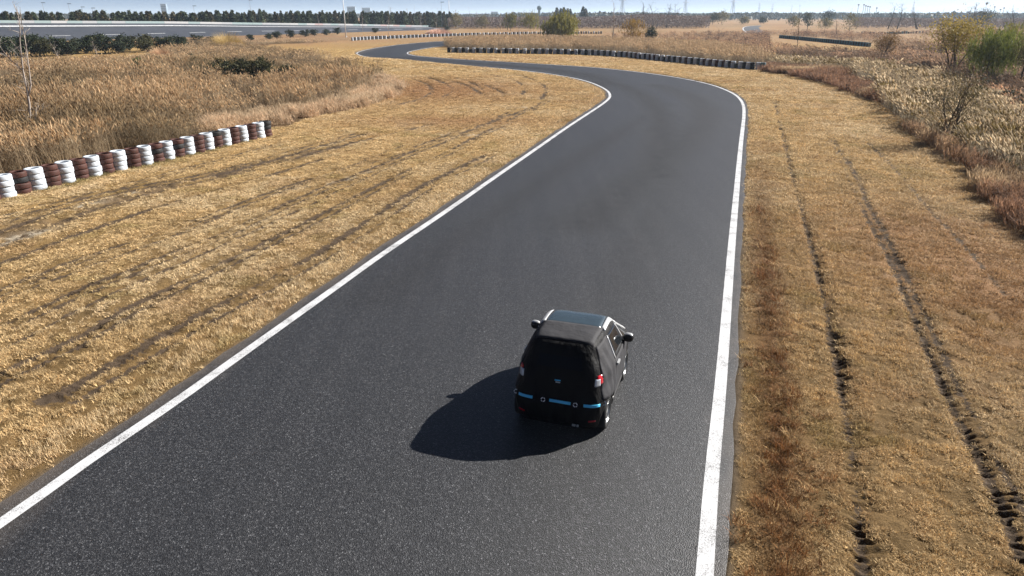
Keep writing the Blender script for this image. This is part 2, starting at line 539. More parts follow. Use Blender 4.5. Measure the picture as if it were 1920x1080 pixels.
    me.vertices.add(len(verts)); me.vertices.foreach_set('co', verts.astype(np.float32).ravel())
    hubf = hub[:-1]
    loops = np.concatenate([F.ravel(), hubf])
    starts = np.concatenate([np.arange(len(F)) * 4, [len(F) * 4]])
    tots = np.concatenate([np.full(len(F), 4), [len(hubf)]])
    me.loops.add(len(loops)); me.loops.foreach_set('vertex_index', loops.astype(np.int32))
    me.polygons.add(len(starts)); me.polygons.foreach_set('loop_start', starts.astype(np.int32)); me.polygons.foreach_set('loop_total', tots.astype(np.int32))
    me.update(calc_edges=True)
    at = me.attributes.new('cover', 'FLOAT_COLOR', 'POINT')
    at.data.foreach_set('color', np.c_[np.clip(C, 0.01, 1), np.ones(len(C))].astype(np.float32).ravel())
    at = me.attributes.new('soil', 'FLOAT', 'POINT')
    at.data.foreach_set('value', (soil * clear).astype(np.float32))
    me.polygons.foreach_set('use_smooth', np.ones(len(me.polygons), bool))
    t = NT('dry_ground')
    p = t.pos()
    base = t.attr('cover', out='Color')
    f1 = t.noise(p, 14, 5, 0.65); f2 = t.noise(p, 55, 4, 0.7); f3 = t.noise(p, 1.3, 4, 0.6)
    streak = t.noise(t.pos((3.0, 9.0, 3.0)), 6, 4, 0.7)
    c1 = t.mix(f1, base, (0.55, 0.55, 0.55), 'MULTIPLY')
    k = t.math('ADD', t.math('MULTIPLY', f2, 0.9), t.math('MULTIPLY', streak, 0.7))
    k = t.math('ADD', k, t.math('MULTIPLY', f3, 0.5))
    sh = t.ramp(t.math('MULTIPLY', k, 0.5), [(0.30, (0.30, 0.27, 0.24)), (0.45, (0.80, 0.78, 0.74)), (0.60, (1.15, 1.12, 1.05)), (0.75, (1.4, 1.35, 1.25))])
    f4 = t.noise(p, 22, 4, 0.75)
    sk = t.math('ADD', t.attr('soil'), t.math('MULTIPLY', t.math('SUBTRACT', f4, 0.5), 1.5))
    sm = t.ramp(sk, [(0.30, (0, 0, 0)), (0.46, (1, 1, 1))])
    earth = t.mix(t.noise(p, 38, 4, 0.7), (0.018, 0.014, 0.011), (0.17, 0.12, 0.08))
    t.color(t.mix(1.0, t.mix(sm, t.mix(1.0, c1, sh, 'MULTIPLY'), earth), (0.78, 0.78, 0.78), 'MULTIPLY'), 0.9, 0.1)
    t.bump(t.math('ADD', f2, f1), 0.6, 0.05)
    me.materials.append(t.m)
    return tag(link('ground', me), 'dry golden grassland ground with wheel ruts', kind='structure')
ground = ground_sheet()

# ------------------------------------------------------------------ asphalt and paint
def flat_poly(name, P, z, mat, parent=None):
    v = [Vector((x, y, 0)) for x, y in P]
    tri = tessellate_polygon([v])
    me = bpy.data.meshes.new(name)
    area = 0
    faces = []
    for a, b, c in tri:
        n = (v[b] - v[a]).cross(v[c] - v[a]).z
        faces.append((a, b, c) if n > 0 else (a, c, b))
    me.from_pydata([(x, y, z) for x, y in P], [], faces)
    me.materials.append(mat)
    me.update()
    return link(name, me, parent)

def strip_mesh(name, A, B, z, mat, parent=None, zb=None):
    me = bpy.data.meshes.new(name)
    n = len(A)
    zs = z if hasattr(z, '__len__') else [z] * n
    zs2 = zs if zb is None else zb
    v = [(a[0], a[1], q) for a, q in zip(A, zs)] + [(b[0], b[1], q) for b, q in zip(B, zs2)]
    f = [(i, n + i, n + i + 1, i + 1) for i in range(n - 1)]
    me.from_pydata(v, [], f)
    me.materials.append(mat)
    me.update()
    return link(name, me, parent)

def asphalt_mat():
    t = NT('asphalt')
    p = t.pos()
    vor = t.n('ShaderNodeTexVoronoi', feature='F1'); vor.inputs['Scale'].default_value = 70
    t.l(p, vor.inputs['Vector'])
    chip = t.ramp(vor.outputs['Color'], [(0.0, (0.25, 0.25, 0.27)), (0.55, (0.65, 0.65, 0.67)), (0.76, (1.5, 1.48, 1.46)), (0.90, (4.0, 3.95, 3.85)), (1.0, (7.5, 7.4, 7.2))])
    fine = t.noise(p, 120, 2, 0.7)
    big = t.noise(p, 0.25, 4, 0.6); mid = t.noise(p, 1.6, 5, 0.65)
    base = t.mix(big, (0.0185, 0.0200, 0.0235), (0.029, 0.0305, 0.034))
    base = t.mix(t.math('MULTIPLY', mid, 0.5), base, (0.035, 0.036, 0.038))
    rot = t.n('ShaderNodeMapping'); rot.inputs['Rotation'].default_value = (0, 0, R(18.3)); rot.inputs['Scale'].default_value = (1.5, 0.05, 1)
    t.l(p, rot.inputs['Vector'])
    lane = t.noise(rot.outputs[0], 1.0, 4, 0.6)
    base = t.mix(t.math('MULTIPLY', lane, 1.3, True), base, t.mix(lane, (0.017, 0.0185, 0.0215), (0.045, 0.046, 0.049)))
    c = t.mix(0.8, base, chip, 'MULTIPLY')
    coarse = t.ramp(t.noise(p, 17, 3, 0.8), [(0.36, (0.55, 0.55, 0.56)), (0.5, (1.0, 1.0, 1.0)), (0.64, (1.75, 1.72, 1.68))])
    c = t.mix(0.8, c, coarse, 'MULTIPLY')
    gap = t.ramp(fine, [(0.35, (0.35, 0.35, 0.36)), (0.55, (1, 1, 1))])
    c = t.mix(0.6, c, gap, 'MULTIPLY')
    # rubbered racing line: darker polished bands follow the driven path
    rub = t.attr('rubber')
    c = t.mix(t.math('MULTIPLY', t.math('MULTIPLY', rub, 0.9), t.math('ADD', mid, 0.15)), c, (0.006, 0.006, 0.007))
    dust = t.attr('dust')
    dn = t.noise(p, 3.0, 6, 0.7)
    c = t.mix(t.math('MULTIPLY', dust, dn), c, (0.17, 0.14, 0.115))
    t.color(c, t.math('ADD', t.math('ADD', 0.36, t.math('MULTIPLY', rub, 0.18)), t.math('MULTIPLY', fine, 0.25)), 0.5)
    t.l(t.math('SUBTRACT', 0.5, t.math('MULTIPLY', t.math('MULTIPLY', rub, t.math('ADD', mid, 0.3)), 0.42)), t.b.inputs['Specular IOR Level'])
    t.bump(t.math('ADD', vor.outputs['Distance'], t.math('MULTIPLY', fine, 0.6)), 0.55, 0.012)
    return t.m

def paint_mat(name, c, wear=0.55, scale=70):
    t = NT(name)
    p = t.pos()
    n = t.noise(p, scale, 4, 0.75); b = t.noise(p, 2.0, 5, 0.6)
    k = t.math('ADD', n, t.math('MULTIPLY', t.math('SUBTRACT', b, 0.5), 0.5))
    f = t.ramp(k, [(wear - 0.20, (1, 1, 1)), (wear - 0.09, (0, 0, 0))])
    white = t.mix(b, tuple(x * 0.86 for x in c), c)
    t.color(t.mix(f, white, (0.12, 0.12, 0.12)), 0.6, 0.3)
    t.bump(n, 0.3, 0.01)
    return t.m

M_ASPHALT = asphalt_mat()
M_LINE = paint_mat('line_paint', (0.56, 0.57, 0.59), 0.57)

def build_track():
    # a regular fine sheet clipped to the track outline gives room for the rubber and dust attributes
    o = flat_poly('race_track', ROAD, 0.004, M_ASPHALT)
    bm = bmesh.new(); bm.from_mesh(o.data)
    for ax, lo, hi, st in ((1, 6, 62, 0.5), (0, -6, 20, 0.5), (1, 60, 130, 3.0), (0, -36, 40, 3.0)):
        q = lo
        while q < hi:
            nrm = (1, 0, 0) if ax == 0 else (0, 1, 0)
            pt = (q, 0, 0) if ax == 0 else (0, q, 0)
            bmesh.ops.bisect_plane(bm, geom=bm.verts[:] + bm.edges[:] + bm.faces[:], plane_co=pt, plane_no=nrm)
            q += st
    bm.to_mesh(o.data); bm.free()
    n = len(o.data.vertices)
    co = np.empty(n * 3); o.data.vertices.foreach_get('co', co); co = co.reshape(-1, 3)
    X, Y = co[:, 0].copy(), co[:, 1].copy()
    rub = np.zeros(n)
    for px, w, a in (([(1232, 345), (1228, 310), (1238, 275), (1262, 235), (1262, 210)], 0.6, 0.3), ([(700, 560), (900, 420), (1060, 310), (1180, 240), (1250, 195)], 0.7, 0.35), ([(1130, 620), (1215, 400), (1290, 270)], 0.8, 0.3), ([(1060, 175 + 10), (1150, 150), (1060, 133), (950, 123), (850, 116), (740, 108)], 1.6, 0.6),
                     ([(1230, 330), (1245, 240), (1232, 200), (1190, 168), (1120, 148), (1040, 134)], 1.0, 0.6),
                     ([(1100, 420), (1290, 260), (1330, 215), (1300, 180), (1230, 160)], 1.2, 0.5)):
        d, _ = dist_line(smooth_line(pixl(px), 1.0), X, Y)
        rub = np.maximum(rub, a * np.exp(-(d / w) ** 2))
    at = o.data.attributes.new('rubber', 'FLOAT', 'POINT'); at.data.foreach_set('value', rub.astype(np.float32))
    dl, _ = dist_line(edgeL2[::2], X, Y); dr, _ = dist_line(edgeR2[::2], X, Y)
    at = o.data.attributes.new('dust', 'FLOAT', 'POINT'); at.data.foreach_set('value', (np.maximum(np.exp(-(dl / 0.16) ** 2) * 0.75, np.exp(-(dr / 0.08) ** 2) * 0.5)).astype(np.float32))
    tag(o, 'dark asphalt race track bending into a hairpin', kind='structure')
    for P, nm in ((lineL, 'left'), (lineR, 'right')):
        l = strip_mesh('edge_line', offset_line(P, -0.1)[:, :], offset_line(P, 0.1), 0.008, M_LINE, o)
    return o
track = build_track()

# a far stretch of the circuit on the right
def far_track():
    P = smooth_line(pixl([(1400, 62), (1392, 55), (1395, 50.5), (1410, 48.5), (1426, 48)]), 4.0)
    Q = smooth_line(pixl([(1446, 63), (1428, 57), (1422, 52.5), (1424, 50.5), (1428, 49.5)]), 4.0)
    poly = np.vstack([P, Q[::-1]])
    o = flat_poly('distant_track', poly, 0.05, plain('far_asphalt', (0.07, 0.072, 0.08), 0.85, 0.2))
    tag(o, 'grey far stretch of the circuit', kind='structure')
    strip_mesh('edge_line', offset_line(P, -0.25), offset_line(P, 0.25), 0.09, M_LINE, o)
far_track()
# ------------------------------------------------------------------ banked oval beyond the reeds on the left
BA, BB = np.array(pix(50, 69, 1.0)), np.array(pix(450, 60, 0.9))
BD = (BB - BA) / np.hypot(*(BB - BA))
BN = np.array([-BD[1], BD[0]])
BN = BN if BN[1] > 0 else -BN
SOLID = [(-500, 50), (-200, 49), (0, 48.5), (160, 48), (320, 47.6), (400, 48.3), (480, 49.6), (640, 50.6), (780, 52.0), (1000, 53)]
RAIL = [(-500, 36), (-200, 37), (0, 37.5), (160, 38.6), (320, 39.6), (480, 42.2), (640, 44.2), (780, 47.2), (1000, 49.5)]
def bank_station(t):
    P = BA + BD * t
    Q, S, E_ = P - BN * 5.5, P + BN * 8.0, P + BN * 11.5
    def zz(pt, table):
        w = pt[1] * CP + CAM_H * SP
        x = 960 + FPX * pt[0] / w
        y = np.interp(x, [q[0] for q in table], [q[1] for q in table])
        return at_dist(x, y, pt[1]).z
    zs = max(0.25, zz(S, SOLID)); zr = zz(E_, RAIL)
    return Q, P, S, E_, zs, max(zs + 0.3, zr - 0.6)
def dash_z(zs):
    return min(1.0, 0.4 * zs)
def banked_track():
    ts = np.arange(-120, 176, 4.0)
    st = [bank_station(t) for t in ts]
    prof = []
    for Q, P, S, E_, zs, ze in st:
        zd = dash_z(zs)
        prof.append([(*(Q - BN * 0.5), -0.05), (*Q, 0.10), (*P, zd), (*(P + (S - P) * 0.35), zd + (zs - zd) * 0.30), (*(P + (S - P) * 0.7), zd + (zs - zd) * 0.64), (*S, zs), (*E_, ze), (*(E_ + BN * 0.8), ze), (*(E_ + BN * 9), 0.0)])
    m = len(prof[0])
    road, verge, back = MB(), MB(), MB()
    def strip(mb, i0, i1):
        vv = [p for row in prof for p in row[i0:i1 + 1]]
        k = i1 - i0 + 1
        mb.add(vv, [(r * k + c, r * k + c + 1, (r + 1) * k + c + 1, (r + 1) * k + c) for r in range(len(prof) - 1) for c in range(k - 1)])
    strip(road, 0, 6); strip(back, 6, 8)
    t = NT('banked_asphalt')
    n = t.noise(t.pos((0.03, 0.15, 0.6)), 1.0, 5, 0.65)
    t.color(t.mix(n, (0.028, 0.033, 0.045), (0.075, 0.08, 0.095)), 0.55, 0.35)
    o = tag(road.build('banked_track', t.m, smooth=True), 'dark banked asphalt oval behind the reeds', kind='structure')
    back.build('embankment', plain('bank_earth', (0.10, 0.09, 0.05)), o)
    lm = MB()
    vv = []
    for Q, P, S, E_, zs, ze in st:
        d = (S - P) * 0.0
        sl = (zs - dash_z(zs)) / 8.0
        vv += [(*(S - BN * 0.9), zs - 0.9 * sl + 0.06), (*(S + BN * 0.05), zs + 0.08)]
    lm.add(vv, [(2 * i, 2 * i + 1, 2 * i + 3, 2 * i + 2) for i in range(len(st) - 1)])
    lm.build('edge_line', M_LINE, o)
    for t0 in np.arange(-112, 172, 13.0):
        A, B = BA + BD * t0, BA + BD * (t0 + 5.2)
        h = BN * 0.22
        za, zb = dash_z(bank_station(t0)[4]), dash_z(bank_station(t0 + 5.2)[4])
        MB().add([(*(A - h), za + 0.02), (*(B - h), zb + 0.02), (*(B + h), zb + 0.09), (*(A + h), za + 0.09)], [(0, 1, 2, 3)]).build('lane_dash', M_LINE, o)
    # grey and tinted concrete barrier sections along the rim
    tints = [(0.36, 0.37, 0.38), (0.27, 0.34, 0.34), (0.40, 0.31, 0.30), (0.42, 0.42, 0.42)]
    mats = [plain('barrier_paint', c, 0.7, 0.2, 0, 0.12, 3) for c in tints]
    rail = thing('guard_rail', 'pale grey barrier along the upper rim of the banked oval', 'barrier', (*st[0][3], st[0][5]))
    org = Vector(rail.location)
    rr = random.Random(4)
    k = 0
    for i in range(len(st) - 1):
        a, b = st[i], st[i + 1]
        pa, pb = Vector((*a[3], a[5])), Vector((*b[3], b[5]))
        d = (pb - pa) * 0.004
        w = Vector((*(BN * 0.25), 0))
        pa2, pb2 = pa + d, pb - d
        up = Vector((0, 0, 0.55))
        vs_ = [pa2 - w, pb2 - w, pb2 + w, pa2 + w]
        vs_ = [v - Vector((0, 0, 0.1)) for v in vs_] + [v + up - 0.3 * (0 if j < 2 else 0) * w for j, v in enumerate(vs_)]
        MB().add([v - org for v in vs_], [(3, 2, 1, 0), (4, 5, 6, 7), (0, 1, 5, 4), (1, 2, 6, 5), (2, 3, 7, 6), (3, 0, 4, 7)]).build('panel', mats[rr.choice([0, 0, 0, 1, 1, 2, 3, 3])], rail)
banked_track()

# ------------------------------------------------------------------ scattered growth (geometry-node instances on points)
def tuft_obj(name, mb, mat):
    me = mb.mesh(name, mat, False, 'part')
    return bpy.data.objects.new(name, me)      # never linked: only a source for the instances

def scatter(name, label, pts, rot, scl, tint, sources):
    n = len(pts)
    me = bpy.data.meshes.new(name)
    me.vertices.add(n)
    me.vertices.foreach_set('co', np.asarray(pts, np.float32).ravel())
    a = me.attributes.new('rot', 'FLOAT_VECTOR', 'POINT'); a.data.foreach_set('vector', np.asarray(rot, np.float32).ravel())
    a = me.attributes.new('scl', 'FLOAT_VECTOR', 'POINT'); a.data.foreach_set('vector', np.asarray(scl, np.float32).ravel())
    a = me.attributes.new('tint', 'FLOAT_COLOR', 'POINT'); a.data.foreach_set('color', np.c_[np.asarray(tint), np.ones(n)].astype(np.float32).ravel())
    a = me.attributes.new('pick', 'INT', 'POINT'); a.data.foreach_set('value', np.random.default_rng(n).integers(0, len(sources), n).astype(np.int32))
    o = link(name, me)
    g = bpy.data.node_groups.new(name + '_nodes', 'GeometryNodeTree')
    g.interface.new_socket('Geometry', in_out='INPUT', socket_type='NodeSocketGeometry')
    g.interface.new_socket('Geometry', in_out='OUTPUT', socket_type='NodeSocketGeometry')
    N = g.nodes.new; L = g.links.new
    gi, go = N('NodeGroupInput'), N('NodeGroupOutput')
    iop = N('GeometryNodeInstanceOnPoints')
    g2i = N('GeometryNodeGeometryToInstance')
    for s in sources:
        oi = N('GeometryNodeObjectInfo'); oi.inputs['Object'].default_value = s
        L(oi.outputs['Geometry'], g2i.inputs[0])
    def na(nm, ty):
        k = N('GeometryNodeInputNamedAttribute'); k.data_type = ty; k.inputs['Name'].default_value = nm
        return k.outputs[0]
    L(gi.outputs[0], iop.inputs['Points']); L(g2i.outputs[0], iop.inputs['Instance'])
    iop.inputs['Pick Instance'].default_value = True
    L(na('pick', 'INT'), iop.inputs['Instance Index'])
    e2r = N('FunctionNodeEulerToRotation'); L(na('rot', 'FLOAT_VECTOR'), e2r.inputs[0]); L(e2r.outputs[0], iop.inputs['Rotation'])
    L(na('scl', 'FLOAT_VECTOR'), iop.inputs['Scale'])
    L(iop.outputs[0], go.inputs[0])
    md = o.modifiers.new('scatter', 'NODES'); md.node_group = g
    return tag(o, label, kind='stuff')

def growth_mat(name, lo=0.55, hi=1.35, plume=(1.25, 1.2, 1.1), trans=0.25):
    """blade colour = the tint of the tuft, lighter in the seed heads, uneven from blade to blade"""
    t = NT(name)
    tint = t.attr('tint', 'INSTANCER', 'Color')
    part = t.attr('part')
    rnd = t.n('ShaderNodeObjectInfo').outputs['Random']
    isl = t.n('ShaderNodeNewGeometry').outputs['Random Per Island']
    v = t.n('ShaderNodeMapRange'); t.l(isl, v.inputs[0]); v.inputs[3].default_value = lo; v.inputs[4].default_value = hi
    comb = t.n('ShaderNodeCombineColor')
    for k in range(3): t.l(v.outputs[0], comb.inputs[k])
    c = t.mix(1.0, t.mix(1.0, tint, (1.0, 1.0, 1.0), 'MULTIPLY'), comb.outputs[0], 'MULTIPLY')
    c = t.mix(part, c, t.mix(1.0, c, plume, 'MULTIPLY'))
    t.color(c, 0.75, 0.15)
    # thin blades let some light through
    tr = t.n('ShaderNodeBsdfTranslucent'); t.l(c, tr.inputs[0])
    mx = t.n('ShaderNodeMixShader'); mx.inputs[0].default_value = trans
    t.l(t.b.outputs[0], mx.inputs[1]); t.l(tr.outputs[0], mx.inputs[2])
    out = [n for n in t.t.nodes if n.type == 'OUTPUT_MATERIAL'][0]
    t.l(mx.outputs[0], out.inputs[0])
    return t.m

def blade(mb, base, az, lean, length, width, bend=0.6, part=0.0, seg=2):
    d = Vector((math.cos(az), math.sin(az), 0)); s = Vector((-math.sin(az), math.cos(az), 0))
    p = Vector(base); a = lean
    vv = []
    for k in range(seg + 1):
        w = width * (1 - k / seg) * 0.5 + 0.0002
        vv += [p - s * w, p + s * w]
        p = p + (d * math.sin(a) + Vector((0, 0, 1)) * math.cos(a)) * (length / seg)
        a += bend
    f = [(2 * k, 2 * k + 1, 2 * k + 3, 2 * k + 2) for k in range(seg)]
    mb.add(vv, f, part)
    return p

def lawn_tuft(seed, n=26, rad=0.062, h=0.050, w=0.0072, leanlo=0.3, leanhi=1.25):
    r = random.Random(seed); mb = MB()
    wind = r.uniform(0, 6.28)
    for k in range(n):
        q = rad * math.sqrt(r.random()); g = r.uniform(0, 6.28)
        az = wind + r.gauss(0, 1.1)
        blade(mb, (q * math.cos(g), q * math.sin(g), -0.012), az, r.uniform(leanlo, leanhi), h * r.uniform(0.6, 1.3), w * r.uniform(0.7, 1.4), r.uniform(0.0, 0.5), 0.0 if r.random() < 0.8 else 1.0)
    return mb

def reed_tuft(seed, n=13, rad=0.34, h=1.5, plume=0.26, leafn=4, leafl=0.42, w=0.013, pw=0.032, lean=0.16):
    r = random.Random(seed); mb = MB()
    wind = 2.6
    for k in range(n):
        q = rad * math.sqrt(r.random()); g = r.uniform(0, 6.28)
        hh = h * r.uniform(0.72, 1.12)
        az = wind + r.gauss(0, 0.9)
        base = Vector((q * math.cos(g), q * math.sin(g), -0.05))
        ln = abs(r.gauss(lean, 0.09))
        d = Vector((math.cos(az) * math.sin(ln), math.sin(az) * math.sin(ln), math.cos(ln)))
        s = Vector((-math.sin(az), math.cos(az), 0))
        tip = base + d * hh
        mb.add([base - s * w * .5, base + s * w * .5, tip + s * w * .25, tip - s * w * .25], [(0, 1, 2, 3)], 0.0)
        for j in range(leafn):
            u = r.uniform(0.12, 0.85)
            blade(mb, base + d * hh * u, r.uniform(0, 6.28), r.uniform(0.35, 0.9), leafl * r.uniform(0.6, 1.2), w * 1.5, r.uniform(0.3, 0.9), 0.0)
        if plume > 0 and r.random() < 0.85:
            pl = plume * r.uniform(0.7, 1.25)
            dd = (d + Vector((math.cos(az), math.sin(az), 0)) * r.uniform(0.15, 0.6)).normalized()
            for j in range(3):
                sd = Matrix.Rotation(j * 1.05 + r.random(), 3, dd) @ s
                m = tip + dd * pl * 0.4
                mb.add([tip - dd * 0.02, m + sd * pw, tip + dd * pl, m - sd * pw], [(0, 1, 2, 3)], 1.0)
    return mb

M_LAWN = growth_mat('dry_lawn_blades', 0.38, 1.45, (1.35, 1.3, 1.2), 0.2)
M_REED = growth_mat('reed_blades', 0.5, 1.25, (1.8, 1.75, 1.7), 0.45)

def sample(rmin, rmax, D0, r0, power, amax=50.0, seed=1):
    """random ground points round the camera's sector, thinning with distance as (r0/r)^power"""
    rng = np.random.default_rng(seed)
    out = []
    edges = np.geomspace(rmin, rmax, 24)
    for a, b in zip(edges[:-1], edges[1:]):
        D = D0 * min(1.0, (r0 / (0.5 * (a + b))) ** power)
        area = R(amax) * (b * b - a * a)
        n = int(D * area)
        rr = np.sqrt(rng.uniform(a * a, b * b, n)); t = rng.uniform(-R(amax), R(amax), n)
        out.append(np.c_[rr * np.sin(t), rr * np.cos(t)])
    P = np.vstack(out)
    return P, rng

def mesh_z(X, Y):
    """level of the ground with its ruts"""
    rz, soil = rut_field(X, Y)
    lump, dr = lumps(X, Y)
    cl = sstep(0.05, 0.6, dr)
    return ground_z(X, Y) + cl * (rz + lump) + sstep(0.1, 2.5, dr) * 0.02 - 0.02 * (1 - cl), soil

def near_row(X, Y):
    return np.zeros(len(X), bool)

WALL = smooth_line(pixl([(-60, 392), (5, 374), (60, 361), (114, 347), (164, 335), (209, 324), (253, 316), (294, 306), (332, 297), (373, 288), (412, 278), (444, 270), (480, 262), (498, 258)]), 0.5)
def lawn():
    P, rng = sample(4.8, 140, 620, 9.0, 1.5, 48, 5)
    X, Y = P[:, 0], P[:, 1]
    k = ~inside(ROAD, X, Y) & ~inside(Z_LEFT, X, Y) & ~inside(Z_RIGHT, X, Y) & ~inside(Z_MID, X, Y) & (rng.random(len(X)) > sstep(60, 140, np.hypot(X, Y)))
    X, Y = X[k], Y[k]
    z, soil = mesh_z(X, Y)
    dL, _ = dist_line(edgeL2[::2], X, Y, cap=2.0); dR, _ = dist_line(edgeR2[::2], X, Y, cap=2.0)
    dR, dL = np.minimum(dR, 9), np.minimum(dL, 9)
    d = np.minimum(dL, dR)
    patch = fbm(X * 1.1, Y * 1.1, 71, 3)
    k = (rng.random(len(X)) > soil * 2.8) & (d > 0.05 + 0.12 * vnoise(X * 6, Y * 6, 9)) & (rng.random(len(X)) < 0.06 + 0.94 * sstep(-0.06, 0.06, fbm(X * 5.5, Y * 5.5, 73, 2) - 0.46 + 0.12 * sstep(12, 28, np.hypot(X, Y)))) & (rng.random(len(X)) > 0.9 * scuff(X, Y))
    X, Y, z, soil, d, dL, dR, patch = (q[k] for q in (X, Y, z, soil, d, dL, dR, patch))
    n = len(X); r = np.hypot(X, Y)
    g = np.maximum(1.0, (r / 9.0)) ** 0.72
    flat = 1 - 0.45 * sstep(10, 22, r) * (X < 3)
    hum = 0.75 + 0.7 * fbm(X * 2.5, Y * 2.5, 77, 2)
    hz = flat * hum * np.minimum(g, 1.4) * rng.uniform(0.7, 1.25, n)
    dW, _ = dist_line(WALL, X, Y, cap=1.5)
    weed = np.where(dW < 1.4, np.exp(-(dW / 0.4) ** 2), 0) * sstep(0.3, 0.5, vnoise(X * 1.5, Y * 1.5, 44))
    hz *= 1 + 2.2 * weed
    rim = np.exp(-((dL - 0.45) / 0.4) ** 2)          # longer pale fringe beside the left line
    hz *= 1 + 0.9 * rim
    scl = np.c_[g, g, hz]
    rot = np.c_[rng.normal(0, .1, n), rng.normal(0, .1, n), rng.uniform(0, 6.28, n)]
    n1 = fbm(X * 0.35, Y * 0.35, 21, 3)[:, None]; n2 = fbm(X * 1.7, Y * 1.7, 22, 3)[:, None]
    gold = np.array([0.60, 0.435, 0.23]); pale = np.array([0.70, 0.56, 0.36]); rust = np.array([0.33, 0.18, 0.085]); olive = np.array([0.30, 0.23, 0.08])
    c = gold * (0.72 + 0.5 * n2)
    c += (pale - c) * (0.55 * sstep(0.45, 0.7, n1))
    c += (pale - c) * (0.6 * rim)[:, None]
    c += (rust - c) * (0.3 * sstep(0.58, 0.75, fbm(X * 0.5, Y * 0.5, 91, 3)))[:, None]
    c += (olive - c) * (0.5 * sstep(0.62, 0.8, fbm(X * 0.9, Y * 0.9, 95, 3)))[:, None]
    c += (np.array([0.16, 0.15, 0.05]) - c) * (0.8 * weed)[:, None]
    c += (np.array([0.25, 0.16, 0.08]) - c) * np.clip(soil * 1.2, 0, 0.7)[:, None]
    for (cx, cy, rx, ry, a) in ((*pix(812, 168), 9, 11, 0.8), (*pix(860, 228), 6, 2.5, 0.6), (*pix(1880, 520), 4, 6, 0.4), (*pix(1800, 460), 3, 5, 0.2)):
        m = (a * np.exp(-((X - cx) / rx) ** 2 - ((Y - cy) / ry) ** 2))[:, None]
        c += (np.array([0.33, 0.17, 0.08]) - c) * m
    br = (np.exp(-((dR - 0.60) / 0.36) ** 2) * (0.55 + 0.45 * n2[:, 0]) * (1 - sstep(16, 36, Y)))[:, None]
    c += (np.array([0.20, 0.10, 0.04]) - c) * br * 0.85
    src = [tuft_obj('lawn_tuft', lawn_tuft(s), M_LAWN) for s in range(6)]
    scatter('dry_grass', 'short golden dry grass over the verges', np.c_[X, Y, z], rot, scl, c, src)
    # rough brown grass hem beside the right line
    P, rng = sample(4.8, 60, 60, 9.0, 1.3, 48, 6)
    X, Y = P[:, 0], P[:, 1]
    k = ~inside(ROAD, X, Y)
    X, Y = X[k], Y[k]
    dR, s = dist_line(edgeR2[::2], X, Y, cap=2.0)
    pn = fbm(X * 0.8, Y * 0.8, 55, 3)
    w = np.where(dR < 9, np.exp(-((dR - 0.66) / 0.34) ** 2), 0) * sstep(0.25, 0.55, pn) * (1 - sstep(12, 30, Y))
    k = (rng.random(len(X)) < w) & (X > 0)
    X, Y, pn = X[k], Y[k], pn[k]
    n = len(X); r = np.hypot(X, Y); g = np.maximum(1, r / 9) ** 0.7
    t = rng.random((n, 1))
    c = np.array([0.17, 0.078, 0.028]) * (0.6 + 0.9 * t)
    c[rng.random(n) < 0.12] = (0.55, 0.38, 0.19)
    src = [tuft_obj('rough_tuft', lawn_tuft(40 + s, 22, 0.10, 0.20, 0.008, 0.1, 0.9), M_LAWN) for s in range(5)]
    scatter('roadside_grass', 'rough brown grass hem beside the right edge line', np.c_[X, Y, np.zeros(n)], np.c_[np.zeros((n, 2)), rng.uniform(0, 6.28, n)],
            np.c_[g, g, rng.uniform(0.5, 1.05, n)], c, src)
lawn()

